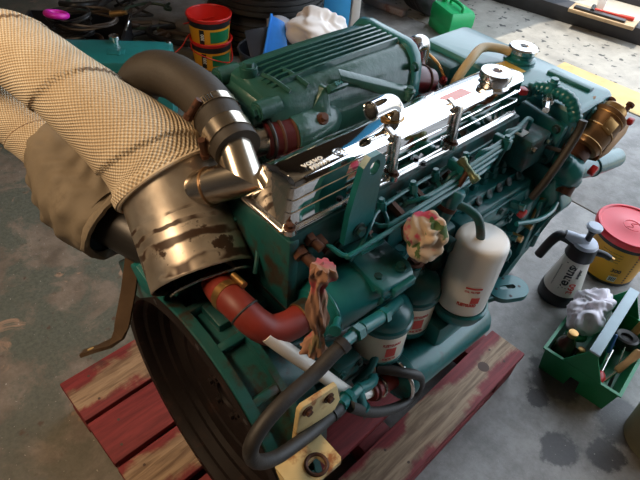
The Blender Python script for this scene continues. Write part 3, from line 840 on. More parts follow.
h = MB().lathe((0.660, -0.105, 0.53), NV, [(0, 0.085), (0.030, 0.085), (0.034, 0.078), (0.034, 0.055), (0.040, 0.050), (0.040, 0.0)], 40)
LC = P('side_cover', h, 'teal')
P('cover_ring', MB().torus((0.660, -0.142, 0.53), NV, 0.068, 0.005, 36, 8), 'teal', parent=LC)
for k in range(6): P('cover_bolt', MB().bolt((0.660 + 0.078 * math.cos(k), -0.139, 0.53 + 0.078 * math.sin(k)), NV, 0.006, 0.006), 'teal_dirty', parent=LC)
# engine foot at the front with a slot
h = MB()
def stad(cx, cy, z, L, R, n, rot):
    pts = []
    for i in range(n):
        a = 2 * PI * i / n
        x, y = R * math.cos(a), R * math.sin(a)
        x += L if math.cos(a) > 0 else -L
        pts.append(V((cx + x * math.cos(rot) - y * math.sin(rot), cy + x * math.sin(rot) + y * math.cos(rot), z)))
    return pts
h.plate(stad(0.742, -0.176, 0.400, 0.016, 0.036, 36, -0.5), stad(0.742, -0.176, 0.400, 0.014, 0.0065, 36, -0.5), (0, 0, 0.014))
FT = P('mounting_foot', h, 'teal_pale', 'pale teal mounting foot with a slot')
P('foot_arm', MB().box((0.690, -0.135, 0.402), (0.130, 0.075, 0.018), Matrix.Rotation(-0.35, 3, 'Z'), 0.004).box((0.665, -0.115, 0.435), (0.12, 0.02, 0.08), Matrix.Rotation(-0.35, 3, 'Z'), 0.004), 'teal', parent=FT)
for k in range(4): P('dowel_hole', MB().lathe((0.742 + 0.032 * math.cos(1.1 + k * 1.5), -0.176 + 0.026 * math.sin(1.1 + k * 1.5), 0.4142), W_, [(0, 0.004), (0.0005, 0.0)], 10), 'dark_metal', parent=FT)

# --- injection pump
h = MB().box((0.560, -0.118, 0.715), (0.235, 0.075, 0.085), None, 0.006)
IP = P('injection_pump', h, 'teal')
P('rail', MB().box((0.565, -0.1125, 0.762), (0.225, 0.038, 0.022), None, 0.004), 'teal', parent=IP)
P('side_lid', MB().box((0.560, -0.158, 0.722), (0.190, 0.010, 0.055), None, 0.004), 'teal', parent=IP)
for i in range(4): P('lid_bolt', MB().bolt((0.46 + 0.05 * i, -0.163, 0.738 - 0.03 * (i % 2)), NV, 0.006, 0.007), 'teal_dirty', parent=IP)
for i in range(6): P('plunger_window', MB().lathe((0.486 + 0.033 * i, -0.1325, 0.764), V((0, -0.8, 0.6)), [(0, 0.009), (0.004, 0.009), (0.005, 0.006), (0.003, 0.0)], 14), 'teal_dirty', parent=IP)
P('governor', MB().box((0.405, -0.115, 0.715), (0.05, 0.085, 0.11), None, 0.012).cyl((0.395, -0.16, 0.75), (0.395, -0.175, 0.75), 0.014), 'teal_dirty', parent=IP)
P('front_flange', MB().cyl((0.652, -0.115, 0.715), (0.668, -0.115, 0.715), 0.052, n=28).cyl((0.668, -0.115, 0.715), (0.745, -0.115, 0.700), 0.042, n=28), 'teal', parent=IP)
h = MB().cyl((0.600, -0.160, 0.735), (0.602, -0.178, 0.732), 0.010, n=6).cyl((0.602, -0.176, 0.732), (0.604, -0.186, 0.729), 0.009)
P('bleed_valve', h, 'teal', parent=IP)
P('red_cap', MB().lathe((0.604, -0.184, 0.729), V((0.05, -1, -0.2)), [(0, 0.010), (0.010, 0.010), (0.012, 0.006)], 14), 'pink', 'small red plastic cap', IP)
# stop lever, brass linkage
P('linkage', MB().cyl((0.700, -0.178, 0.705), (0.668, -0.190, 0.660), 0.003, n=8).cyl((0.700, -0.170, 0.70), (0.702, -0.186, 0.708), 0.008, n=10).cyl((0.668, -0.182, 0.66), (0.668, -0.198, 0.66), 0.006, n=10), 'brass', 'brass linkage rod', IP)
# delivery valves and steel pipes
PT = V((0.045, 0.020, -0.038))
IP.location += PT
inj = [0.185, 0.270, 0.355, 0.440, 0.520, 0.600]
for i in range(6):
    uu = 0.500 + 0.031 * i
    vb = MB().cyl((uu, -0.108, 0.770), (uu, -0.108, 0.786), 0.010, n=8).cyl((uu, -0.108, 0.786), (uu, -0.108, 0.800), 0.0075, n=6)
    P('delivery_valve', vb, 'teal', parent=IP)
    zt = 0.812 + 0.0075 * i
    vb = -0.121 + 0.0052 * i
    ud = uu; uu += PT.x
    pts = [(uu, -0.108 + PT.y, 0.800 + PT.z), (uu, -0.096, zt - 0.014), (uu - 0.006, -0.098, zt - 0.002), (uu - 0.020, vb, zt + 0.004)]
    xe = inj[i]
    if xe < uu - 0.06:
        pts += [(xe + 0.05, vb - 0.004, zt - 0.002), (xe + 0.016, vb, zt - 0.004), (xe + 0.004, -0.102, 0.816), (xe, -0.090, 0.813)]
    else:
        pts += [(uu - 0.035, -0.098, zt + 0.002), (uu - 0.036, -0.088, 0.822)]
    m_ = MB(); m_.tube(pts, 0.0040, 8, 5)
    P('injector_pipe', m_, 'teal')
for i, xe in enumerate(inj):
    nb = MB().cyl((xe, -0.074, 0.817), (xe, -0.092, 0.812), 0.010, n=6).cyl((xe, -0.090, 0.8125), (xe, -0.101, 0.810), 0.007, n=8)
    P('injector_nut', nb, 'teal_dirty' if i else 'rust')
for uu in (0.470, 0.600):
    P('pipe_clip', MB().box((uu, -0.102, 0.838), (0.014, 0.034, 0.020), None, 0.003).bolt((uu, -0.108, 0.848), W_, 0.005, 0.006), 'teal')
# fuel return rail with looping branch pipes
h = MB(); h.tube([(0.222, -0.112, 0.778), (0.238, -0.112, 0.792), (0.262, -0.106, 0.818), (0.300, -0.092, 0.828), (0.40, -0.088, 0.832), (0.50, -0.088, 0.832), (0.60, -0.086, 0.832)], 0.0034, 8, 6)
P('return_pipe', h, 'teal')
h = MB(); h.tube([(0.275, -0.125, 0.80), (0.262, -0.122, 0.794), (0.236, -0.118, 0.790)], 0.0045, 8, 6)
P('return_pipe', h, 'teal')
for uu in (0.300, 0.372, 0.428, 0.508):
    h = MB(); h.tube([(uu, -0.090, 0.831), (uu - 0.002, -0.108, 0.816), (uu - 0.012, -0.120, 0.803), (uu - 0.034, -0.116, 0.800), (uu - 0.042, -0.098, 0.812)], 0.0034, 8, 6)
    P('branch_pipe', h, 'teal')
    P('banjo_bolt', MB().cyl((uu, -0.094, 0.824), (uu, -0.090, 0.838), 0.0075, n=6).cyl((uu, -0.090, 0.838), (uu, -0.089, 0.844), 0.005, n=8), 'teal')
    P('union_nut', MB().cyl((uu - 0.040, -0.110, 0.806), (uu - 0.044, -0.086, 0.818), 0.0085, n=6), 'rust')

# --- lifting bracket
h = MB()
ob = [V((0.243, -0.092, 0.948)), V((0.262, -0.092, 0.948)), V((0.272, -0.092, 0.940)), V((0.275, -0.092, 0.927)), V((0.273, -0.092, 0.905)), V((0.272, -0.092, 0.87)), V((0.270, -0.092, 0.80)), V((0.245, -0.092, 0.80)), V((0.215, -0.092, 0.805)), V((0.218, -0.092, 0.86)), V((0.225, -0.092, 0.90)), V((0.232, -0.092, 0.935))]
cc = V((0.2545, -0.092, 0.928))
hole = []
for p_ in ob:
    d = (p_ - cc)
    ang = math.atan2(d.z, d.x)
    hole.append(cc + V((0.0105 * math.cos(ang), 0, 0.0125 * math.sin(ang))))
h.plate(ob, hole, (0, -0.010, 0))
LB = P('lifting_bracket', h, 'teal', 'flat teal lifting bracket with a hole', sharp=20)
P('bolt', MB().bolt((0.242, -0.102, 0.822), NV, 0.008, 0.009), 'teal_dirty', parent=LB)

# --- filter bracket casting under it
h = MB()
h.prism([V((0.232, -0.082, 0.775)), V((0.312, -0.080, 0.765)), V((0.325, -0.150, 0.742)), V((0.318, -0.168, 0.735)), V((0.245, -0.168, 0.742)), V((0.238, -0.150, 0.750))], (0.0, 0.0, -0.016), 0.004)
FB = P('filter_bracket', h, 'teal')
P('web', MB().prism([V((0.236, -0.085, 0.76)), V((0.238, -0.160, 0.738)), V((0.238, -0.085, 0.66))], (0.012, 0, 0), 0.003), 'teal', parent=FB)
P('bracket_arm', MB().box((0.370, -0.100, 0.694), (0.15, 0.030, 0.020), None, 0.006), 'teal', parent=FB)
P('back_plate', MB().prism([V((0.33, -0.088, 0.815)), V((0.43, -0.088, 0.815)), V((0.44, -0.088, 0.74)), V((0.33, -0.088, 0.70))], (0, -0.008, 0), 0.003), 'teal', parent=FB)
P('cast_plate', MB().box((0.288, -0.172, 0.728), (0.050, 0.010, 0.016), None, 0.003), 'teal', parent=FB)
for uu, vv in ((0.255, -0.145), (0.300, -0.150)): P('bolt', MB().bolt((uu, vv, 0.744), W_, 0.007, 0.008), 'teal_dirty', parent=FB)

# --- short oil cooler drum and the red elbow into it
h = MB().lathe((0.150, -0.112, 0.706), U, [(0, 0.030), (0.002, 0.040), (0.012, 0.046), (0.016, 0.0475), (0.148, 0.0475), (0.152, 0.043)], 36)
OC = P('oil_cooler', h, 'teal')
P('band', MB().torus((0.168, -0.112, 0.706), U, 0.0475, 0.003, 36, 8), 'teal', parent=OC)
h = MB().cyl((0.128, -0.113, 0.712), (0.154, -0.112, 0.710), 0.026, n=24)
P('spigot', h, 'teal_dirty', parent=OC)
P('bleed_stub', MB().cyl((0.165, -0.155, 0.725), (0.145, -0.170, 0.735), 0.006).cyl((0.145, -0.170, 0.735), (0.140, -0.174, 0.737), 0.009), 'teal', parent=OC)
h = MB(); h.tube([(0.066, 0.012, 0.724), (0.056, -0.024, 0.741), (0.055, -0.062, 0.748), (0.062, -0.090, 0.736), (0.078, -0.106, 0.720), (0.108, -0.113, 0.713), (0.144, -0.112, 0.712)], 0.0230, 26, 8)
RE = P('red_elbow', h, 'red_hose', 'brick red silicone elbow hose')
P('clamp', MB().lathe((0.133, -0.1125, 0.7125), V((1, 0.03, -0.02)), [(-0.006, 0.0234), (-0.006, 0.0246), (0.006, 0.0246), (0.006, 0.0234)], 32, False), 'brass', parent=RE)
P('clamp', MB().lathe((0.0555, -0.036, 0.7445), V((0.0, -1.0, 0.22)), [(-0.007, 0.0234), (-0.007, 0.0246), (0.007, 0.0246), (0.007, 0.0234)], 32, False), 'brass', parent=RE)
P('clamp', MB().torus((0.0575, -0.074, 0.744), V((0.15, -0.9, -0.35)), 0.0234, 0.0018, 32, 6), 'rubber', 'thin black band', RE)
P('clamp_screw', MB().cyl((0.075, -0.022, 0.765), (0.075, -0.050, 0.768), 0.005), 'brass', parent=RE)
P('coolant_stub', MB().cyl((0.080, 0.040, 0.715), (0.064, 0.005, 0.727), 0.022, n=22), 'dark_metal', parent=RE)

# --- fuel filters with teal heads
def filter_print(mb_r, mb_b, o, r, w0, ang, s=1.0, red=True):
    f = wrap(o, (0, 0, 1), ang, r)
    sh = lambda dx, dy: (lambda p: f(V((p.x + dx, p.y + dy, p.z))))
    return f, sh
def face_ang(uu, vv):       # bearing from a point of the engine frame to where the photographer stands, in that frame
    return math.atan2(-0.475 - vv, -0.214 - uu)
for (uu, vv, wb, lab) in ((0.319, -0.130, 0.482, 'nearer small fuel filter with a teal dome'), (0.406, -0.122, 0.486, 'farther small fuel filter with a teal dome')):
    S_ = 0.036        # length taken off the can
    ff = P('fuel_filter', MB().lathe((uu, vv, wb + 0.028), W_, [(0, 0.048), (0.002, 0.0495), (0.118 - S_, 0.0495), (0.120 - S_, 0.048)], 40), 'filter_white', lab)
    P('bottom_cap', MB().lathe((uu, vv, wb), W_, [(0, 0.030), (0.006, 0.042), (0.016, 0.050), (0.030, 0.0515), (0.032, 0.048)], 40), 'teal', parent=ff)
    hd_ = [(0.140, 0.049), (0.142, 0.053), (0.152, 0.0535), (0.156, 0.050), (0.160, 0.050)]
    hd_ += [(0.160 + 0.036 * math.sin(a), 0.050 * math.cos(a)) for a in [0.2, 0.45, 0.7, 0.95, 1.15, 1.3]] + [(0.199, 0.011), (0.205, 0.011)]
    P('head', MB().lathe((uu, vv, wb - S_), W_, hd_, 40), 'teal', parent=ff)
    P('centre_bolt', MB().cyl((uu, vv, wb + 0.203 - S_), (uu, vv, wb + 0.219 - S_), 0.011, n=6).cyl((uu, vv, wb + 0.219 - S_), (uu, vv, wb + 0.227 - S_), 0.007), 'rust', parent=ff)
    ang = face_ang(uu, vv) + 0.60
    f = wrap((uu, vv, wb + 0.032), W_, ang, 0.0496)
    q = MB(); quad_flat(q, -0.010, 0.016, 0.010, 0.042, f, 4)
    P('printed_block', q, 'print_red', parent=ff)
    q = MB(); q.merge(text_bm('FLEETGUARD', 0.0095, 0.0002, 0.0002, sx=0.62), lambda p: f(V((p.x, p.y + 0.050, p.z))))
    P('printed_name', q, 'print_red', parent=ff)
    q = MB()
    q.merge(text_bm('FUEL FILTER', 0.007, 0.0002, 0.0002, sx=0.7), lambda p: f(V((p.x, p.y + 0.008, p.z))))
    P('printed_line', q, 'print_red', parent=ff)
# plumbing between the heads
h = MB(); h.tube([(0.300, -0.115, 0.690), (0.335, -0.112, 0.698), (0.385, -0.108, 0.698)], 0.009, 12)
P('crossover', h, 'teal')
for (p_, m_) in (((0.288, -0.132, 0.690), 'rust'), ((0.318, -0.105, 0.692), 'teal'), ((0.352, -0.108, 0.694), 'teal'), ((0.380, -0.105, 0.695), 'teal'), ((0.358, -0.140, 0.682), 'rust')):
    P('union', MB().cyl(p_, V(p_) + V((0, 0, 0.020)), 0.012, n=8).bolt(V(p_) + V((0, 0, 0.020)), W_, 0.009, 0.010), 'teal')
    if m_ == 'rust': P('rusty_bolt', MB().bolt(V(p_) + V((0, 0, 0.029)), W_, 0.0095, 0.008), 'rust', 'rusty bolt head')
# fitting run from the nearer filter to the black hose
h = MB().cyl((0.122, -0.205, 0.757), (0.166, -0.199, 0.747), 0.0085, n=12).cyl((0.148, -0.202, 0.752), (0.162, -0.200, 0.748), 0.0125, n=6).cyl((0.164, -0.199, 0.748), (0.240, -0.184, 0.708), 0.0105, n=12).cyl((0.236, -0.185, 0.710), (0.305, -0.160, 0.668), 0.0095, n=12).cyl((0.222, -0.188, 0.717), (0.236, -0.185, 0.710), 0.0135, n=6)
P('hose_fitting', h, 'teal')
h = MB().cyl((0.285, -0.140, 0.690), (0.262, -0.150, 0.705), 0.011, n=8).cyl((0.262, -0.150, 0.705), (0.250, -0.158, 0.708), 0.009, n=8)
P('elbow_fitting', h, 'teal')
HS = [(0.128, -0.205, 0.756), (0.100, -0.207, 0.750), (0.067, -0.210, 0.741), (0.013, -0.215, 0.739), (-0.025, -0.220, 0.726), (-0.044, -0.226, 0.705), (-0.036, -0.228, 0.666), (-0.004, -0.226, 0.628), (0.041, -0.220, 0.601), (0.088, -0.213, 0.578), (0.146, -0.205, 0.565)]
h = MB(); h.tube(HS, 0.0102, 14, 8)
BH = P('looped_hose', h, 'rubber', 'dark rubber hose looping past the flywheel housing')
for i in (0, -1): P('ferrule', MB().cyl(V(HS[i]), V(HS[i]).lerp(V(HS[1 if i == 0 else -2]), 0.4), 0.0118, n=16), 'rubber', parent=BH)
h = MB().cyl((0.142, -0.206, 0.572), (0.168, -0.197, 0.553), 0.011, n=12).cyl((0.168, -0.197, 0.553), (0.178, -0.197, 0.551), 0.016, n=6).cyl((0.178, -0.197, 0.551), (0.200, -0.195, 0.548), 0.010, n=12).cyl((0.195, -0.195, 0.548), (0.195, -0.210, 0.520), 0.012, n=10).bolt((0.195, -0.212, 0.518), V((0, -0.5, -0.86)), 0.010, 0.012)
P('hose_fitting', h, 'teal')
h = MB().tube([(0.198, -0.194, 0.549), (0.222, -0.192, 0.530), (0.248, -0.186, 0.510), (0.262, -0.178, 0.498)], 0.010, 12)
P('fuel_pipe', h, 'teal')

# --- priming pump column with T handle and curved outlet
p0, p1 = V((0.427, -0.118, 0.735)), V((0.453, -0.122, 0.812))
ax = (p1 - p0).normalized(); Lp = (p1 - p0).length
PP = P('priming_pump', MB().lathe(p0, ax, [(0, 0.012), (0.002, 0.016), (Lp * 0.55, 0.016), (Lp * 0.56, 0.017)], 24), 'teal')
P('rust_band', MB().lathe(p0, ax, [(Lp * 0.50, 0.0165), (Lp * 0.50, 0.0172), (Lp * 0.62, 0.0172), (Lp * 0.62, 0.0165)], 24, False), 'rust', parent=PP)
P('top_drum', MB().lathe(p0, ax, [(Lp * 0.60, 0.016), (Lp * 0.62, 0.0185), (Lp * 0.96, 0.0185), (Lp, 0.016), (Lp, 0.0)], 26), 'teal_pale', parent=PP)
tq = p1 + ax * 0.034 + V((0.006, 0, 0.0))
P('plunger', MB().cyl(p1 - ax * 0.002, tq, 0.0048, n=10), 'rust', parent=PP)
hx = V((0.10, -0.82, -0.56)).normalized()
h = MB().lathe(tq - hx * 0.024, hx, [(0, 0.004), (0.002, 0.0085), (0.009, 0.0085), (0.013, 0.006), (0.035, 0.006), (0.039, 0.0085), (0.046, 0.0085), (0.048, 0.004)], 16)
P('t_handle', h, 'verdigris', 'greenish brass T handle', PP)
h = MB(); h.tube([(0.446, -0.132, 0.790), (0.458, -0.150, 0.785), (0.468, -0.168, 0.772), (0.472, -0.180, 0.745), (0.478, -0.184, 0.712)], 0.0078, 12)
P('outlet_pipe', h, 'teal_dirty', 'curved outlet pipe ending above the tall white filter', PP)

# --- tall oil filter on its dish
wu, wv, wb = 0.482, -0.185, 0.569
ff = P('oil_filter', MB().lathe((wu, wv, wb), W_, [(0, 0.044), (0.004, 0.0475), (0.020, 0.0475), (0.148, 0.0475), (0.153, 0.0472), (0.158, 0.0462), (0.162, 0.0440), (0.1645, 0.040), (0.1655, 0.034), (0.166, 0.0)], 44), 'filter_white2', 'tall white oil filter')
P('filter_dish', MB().lathe((wu, wv, wb - 0.036), W_, [(0, 0.038), (0.010, 0.048), (0.026, 0.054), (0.036, 0.054), (0.040, 0.050), (0.036, 0.046)], 40), 'teal', parent=ff)
f = wrap((wu, wv, wb), W_, face_ang(wu, wv) + 0.34, 0.0476)
q = MB(); quad_flat(q, 0.002, 0.042, 0.018, 0.058, f, 4)
P('printed_block', q, 'print_red', parent=ff)
q = MB(); quad_flat(q, -0.014, 0.079, 0.016, 0.0835, f, 6)
P('printed_bar', q, 'print_red', parent=ff)
q = MB(); q.merge(text_bm('FLEETGUARD', 0.0105, 0.0002, 0.0005, sx=0.55), lambda p: f(V((p.x - 0.002, p.y + 0.036, p.z))))
P('printed_name', q, 'print_red', parent=ff)
q = MB()
q.merge(text_bm('OIL FILTER', 0.006, 0.0002, 0.0001), lambda p: f(V((p.x, p.y + 0.072, p.z))))
P('printed_line', q, 'print_red', parent=ff)
# --- long lower cooler cylinder
h = MB().lathe((0.325, -0.180, 0.440), V((0.34, 0.0, -0.012)), [(0, 0.036), (0.003, 0.046), (0.010, 0.0500), (0.022, 0.0500), (0.024, 0.0480), (0.262, 0.0480), (0.272, 0.043), (0.276, 0.0)], 40)
LCY = P('lower_cooler', h, 'teal', 'long horizontal teal cooler cylinder under the filters')
P('end_ring', MB().torus((0.329, -0.180, 0.440), U, 0.0495, 0.004, 40, 8), 'chrome_dull', parent=LCY)
P('cooler_bracket', MB().box((0.47, -0.125, 0.45), (0.02, 0.08, 0.05), None, 0.004), 'teal', parent=LCY)
P('filter_pedestal', MB().box((0.48, -0.172, 0.500), (0.13, 0.06, 0.07), None, 0.016), 'teal', parent=LCY)
# white pipe and red coupling, black ring hose
h = MB(); h.tube([(0.065, -0.113, 0.728), (0.088, -0.135, 0.693), (0.122, -0.153, 0.640), (0.188, -0.172, 0.530), (0.225, -0.178, 0.478), (0.250, -0.180, 0.463), (0.275, -0.180, 0.453)], 0.0115, 14)
P('white_pipe', h, 'filter_white2', 'scuffed white metal pipe')
h = MB(); h.tube([(0.258, -0.181, 0.460), (0.290, -0.181, 0.449), (0.328, -0.180, 0.437)], 0.0185, 22)
RC = P('red_coupling', h, 'red_hose', 'red hose coupling between white pipe ends')
for s in (0.12, 0.36): P('clamp', MB().torus(V((0.258, -0.181, 0.460)).lerp(V((0.328, -0.180, 0.437)), s), V((0.070, 0.001, -0.023)), 0.0192, 0.003, 28, 8), 'red_dark' if s < 0.2 else 'steel_clamp', parent=RC)
P('white_stub', MB().tube([(0.316, -0.180, 0.440), (0.330, -0.180, 0.436), (0.345, -0.180, 0.434)], 0.0165, 16), 'filter_white', parent=RC)
h = MB(); h.tube([(0.160, -0.212, 0.560), (0.205, -0.218, 0.500), (0.250, -0.222, 0.455), (0.310, -0.224, 0.412), (0.350, -0.224, 0.410), (0.360, -0.222, 0.440), (0.348, -0.216, 0.470), (0.318, -0.200, 0.490), (0.285, -0.165, 0.495)], 0.0098, 14)
P('ring_hose', h, 'rubber', 'black hose curling round the red coupling')

# --- cream mounting bracket beside the flywheel housing
h = MB()
oc = [V((0.006, -0.213, 0.570)), V((0.085, -0.213, 0.570)), V((0.089, -0.218, 0.570)), V((0.089, -0.266, 0.570)), V((0.085, -0.271, 0.570)), V((0.050, -0.271, 0.570)), V((0.010, -0.271, 0.570)), V((0.004, -0.266, 0.570)), V((0.004, -0.240, 0.570)), V((0.004, -0.217, 0.570))]
cc = V((0.053, -0.252, 0.570))
hole = [cc + V((math.cos(math.atan2((p_ - cc).y, (p_ - cc).x)), math.sin(math.atan2((p_ - cc).y, (p_ - cc).x)), 0)) * 0.0145 for p_ in oc]
h.plate(oc, hole, (0, 0, -0.012))
CB = P('mounting_bracket', h, 'cream', 'cream painted mounting bracket with a round hole', sharp=25)
P('hole_collar', MB().torus((0.053, -0.252, 0.5705), W_, 0.0155, 0.003, 28, 8), 'rust', parent=CB)
P('upright', MB().prism([V((0.048, -0.208, 0.560)), V((0.122, -0.208, 0.560)), V((0.138, -0.208, 0.600)), V((0.124, -0.208, 0.656)), V((0.058, -0.208, 0.667)), V((0.052, -0.208, 0.660))], (0, 0.009, 0), 0.002), 'cream', parent=CB)
P('side_plate', MB().box((0.008, -0.242, 0.538), (0.009, 0.056, 0.056), None, 0.002), 'cream', parent=CB)
for uu, z in ((0.066, 0.650), (0.108, 0.640)): P('bolt', MB().bolt((uu, -0.209, z), NV, 0.006, 0.007), 'rust', parent=CB)
# loose small plumbing that fills the near side
for pts, r_, mt in (
    ([(0.33, -0.12, 0.60), (0.30, -0.15, 0.55), (0.27, -0.16, 0.50), (0.25, -0.15, 0.46)], 0.008, 'teal'),
    ([(0.60, -0.185, 0.70), (0.66, -0.20, 0.69), (0.71, -0.20, 0.685), (0.75, -0.19, 0.68)], 0.005, 'teal'),
    ([(0.62, -0.15, 0.60), (0.66, -0.17, 0.58), (0.68, -0.165, 0.54)], 0.007, 'teal'),
    ([(0.12, -0.10, 0.64), (0.18, -0.11, 0.62), (0.25, -0.12, 0.60), (0.31, -0.12, 0.57)], 0.010, 'teal_dirty'),
    ([(0.15, -0.115, 0.47), (0.22, -0.125, 0.46), (0.30, -0.13, 0.45)], 0.012, 'teal_dirty')):
    m_ = MB(); m_.tube(pts, r_, 10, 6); P('small_pipe', m_, mt)
for c_, s_, mt in (((0.205, -0.098, 0.60), (0.07, 0.03, 0.10), 'teal_dirty'), ((0.225, -0.12, 0.52), (0.06, 0.06, 0.05), 'teal_dirty'), ((0.36, -0.11, 0.60), (0.12, 0.03, 0.08), 'teal_dirty'), ((0.515, -0.11, 0.60), (0.10, 0.045, 0.09), 'teal'), ((0.60, -0.118, 0.655), (0.13, 0.06, 0.03), 'teal'), ((0.715, -0.125, 0.64), (0.05, 0.07, 0.09), 'teal'), ((0.70, -0.10, 0.79), (0.07, 0.06, 0.07), 'teal_dirty'), ((0.672, -0.10, 0.829), (0.024, 0.016, 0.003), 'print_white')):
    o_ = P('pump_body' if s_[0] > 0.03 else 'paper_tag', MB().box(c_, s_, None, 0.006 if s_[0] > 0.03 else 0.001), mt)
    if s_[0] > 0.05:
        for q in (-0.35, 0.35): P('bolt', MB().bolt((c_[0] + s_[0] * q, c_[1] - s_[1] / 2, c_[2] + s_[2] * 0.25), NV, 0.006, 0.007), 'teal_dirty', parent=o_)
for p_ in ((0.64, -0.145, 0.70), (0.64, -0.155, 0.625)):
    P('union', MB().cyl(p_, V(p_) + V((0.004, -0.016, 0.004)), 0.011, n=6).cyl(V(p_) + V((0.004, -0.016, 0.004)), V(p_) + V((0.006, -0.026, 0.006)), 0.007, n=10), 'teal')
P('brass_plug', MB().cyl((0.655, -0.165, 0.625), (0.658, -0.188, 0.628), 0.008, n=6), 'brass')
# four chocks under the engine so that it stands on the pallet
for uu, vv in ((0.20, -0.03), (0.20, 0.05), (0.70, -0.03), (0.70, 0.05)):
    P('support_foot', MB().box((uu, vv, 0.1415), (0.05, 0.04, 0.040), None, 0.003), 'teal_dirty')

# ------------------------------------------------------------------ wrapped exhaust (world-space points through L2W)
def E2(pts): return [L2W(p) for p in pts]
ex = thing('exhaust_pipe', 'cloth wrapped exhaust pipe with a scorched steel end above the flywheel housing', 'exhaust pipe', tuple(L2W((0.0, 0.25, 0.70))))
def scorch():
    m, nt, b = new_mat('scorched_steel')
    uvn = nt.nodes.new('ShaderNodeUVMap'); uvn.uv_map = 'UVMap'
    sep = nt.nodes.new('ShaderNodeSeparateXYZ'); nt.links.new(uvn.outputs[0], sep.inputs[0])
    n1 = noise_tex(nt, 14, 5, 0.6); n2 = noise_tex(nt, 45, 4, 0.6)
    base = mix(nt, ramp(nt, n1, 0.35, 0.7), (0.60, 0.50, 0.40), (0.74, 0.67, 0.58))
    s = sep.outputs['X']
    wob = math_n(nt, 'ADD', s, math_n(nt, 'MULTIPLY', math_n(nt, 'SUBTRACT', noise_tex(nt, 9, 4, 0.6), 0.5), 0.035))
    dark = None
    for c0_, wdt in ((0.050, 0.006), (0.074, 0.004), (0.098, 0.003), (0.012, 0.008)):
        d = math_n(nt, 'ABSOLUTE', math_n(nt, 'SUBTRACT', wob, c0_))
        k = ramp(nt, d, wdt * 1.3, wdt * 0.7)
        dark = k if dark is None else math_n(nt, 'MAXIMUM', dark, k)
    gate = ramp(nt, noise_tex(nt, 11, 3, 0.5), 0.42, 0.50)
    dark = math_n(nt, 'MULTIPLY', dark, gate)
    big = math_n(nt, 'MULTIPLY', ramp(nt, noise_tex(nt, 15, 5, 0.6), 0.58, 0.62), ramp(nt, s, 0.09, 0.07))
    dark = math_n(nt, 'MAXIMUM', dark, big)
    c = mix(nt, dark, base, (0.055, 0.030, 0.018))
    nt.links.new(c, b.inputs['Base Color'])
    b.inputs['Metallic'].default_value = 0.85
    mm = math_n(nt, 'SUBTRACT', 0.9, math_n(nt, 'MULTIPLY', dark, 0.7)); nt.links.new(mm, b.inputs['Metallic'])
    rr = math_n(nt, 'ADD', math_n(nt, 'MULTIPLY', n2, 0.25), 0.26); nt.links.new(rr, b.inputs['Roughness'])
    return m
M['scorched'] = scorch()
def weave():
    m, nt, b = new_mat('woven_lagging')
    uvn = nt.nodes.new('ShaderNodeUVMap'); uvn.uv_map = 'UVMap'
    sep = nt.nodes.new('ShaderNodeSeparateXYZ'); nt.links.new(uvn.outputs[0], sep.inputs[0])
    s, a = sep.outputs['X'], sep.outputs['Y']
    sk = math_n(nt, 'ADD', s, math_n(nt, 'MULTIPLY', a, 0.04))
    su = math_n(nt, 'SINE', math_n(nt, 'MULTIPLY', sk, 2 * PI * 150.0))
    sv = math_n(nt, 'SINE', math_n(nt, 'MULTIPLY', a, 2 * PI * 66.0))
    h_ = math_n(nt, 'MULTIPLY', su, sv)
    ch = ramp(nt, h_, -0.75, 0.65)
    n = noise_tex(nt, 10, 5, 0.6)
    big = mix(nt, ramp(nt, n, 0.35, 0.7), (0.64, 0.54, 0.40), (0.88, 0.80, 0.64))
    c = mix(nt, ch, (0.46, 0.33, 0.20), big)
    # dark stitching along the lap of each turn of tape
    st = math_n(nt, 'FRACT', math_n(nt, 'ADD', math_n(nt, 'DIVIDE', s, 0.150), math_n(nt, 'MULTIPLY', a, 1.0)))
    ln = math_n(nt, 'MULTIPLY', ramp(nt, math_n(nt, 'ABSOLUTE', math_n(nt, 'SUBTRACT', st, 0.5)), 0.022, 0.010), ramp(nt, noise_tex(nt, 9, 2, 0.5), 0.44, 0.52))
    c = mix(nt, math_n(nt, 'MULTIPLY', ln, 0.75), c, (0.12, 0.065, 0.035))
    nt.links.new(c, b.inputs['Base Color'])
    b.inputs['Roughness'].default_value = 0.9
    b.inputs['Specular IOR Level'].default_value = 0.15
    bump(nt, b, h_, 0.6, 0.002)
    return m
M['lagging'] = weave()
M['blanket'] = paint('beige_heat_blanket', (0.190, 0.152, 0.105), 0.75, dirt=(0.080, 0.060, 0.040), dirt_amt=(0.55, 0.75), dscale=9, var=0.2, bmp=0.2, bscale=150)

RC_ = 0.0815
cpts = E2([(0.060, 0.040, 0.717), (0.077, 0.112, 0.764), (0.086, 0.160, 0.806), (0.0855, 0.174, 0.817)])
cm = MB()
cm.tube(cpts, RC_, 56, 8, False)
cm.tube([cpts[0], cpts[0].lerp(cpts[1], 0.5)], RC_ - 0.003, 56, 0, False)
steel = build('steel_casing', cm, 'scorched', ex, 'scorched bare steel end of the pipe', sharp=60)
dn = (cpts[0] - cpts[1]).normalized()
build('rim', MB().lathe(cpts[0], dn, [(-0.001, RC_ - 0.003), (0.0015, RC_ - 0.0025), (0.0015, RC_ - 0.0003), (-0.001, RC_ + 0.0003)], 56, False), 'scorched', steel)
build('inner_plate', MB().lathe(cpts[0] - dn * 0.045, dn, [(0, RC_ - 0.003), (0.002, 0.04), (0.002, 0.0)], 44, False), 'iron', steel)
rr_ = MB(); rr_.torus(cpts[0] + dn * 0.010 + V((0.012, -0.004, -0.004)), dn, RC_ * 0.82, 0.0022, 48, 8)
build('inner_ring', rr_, 'chrome_dull', steel, 'bright wire ring inside the open end')

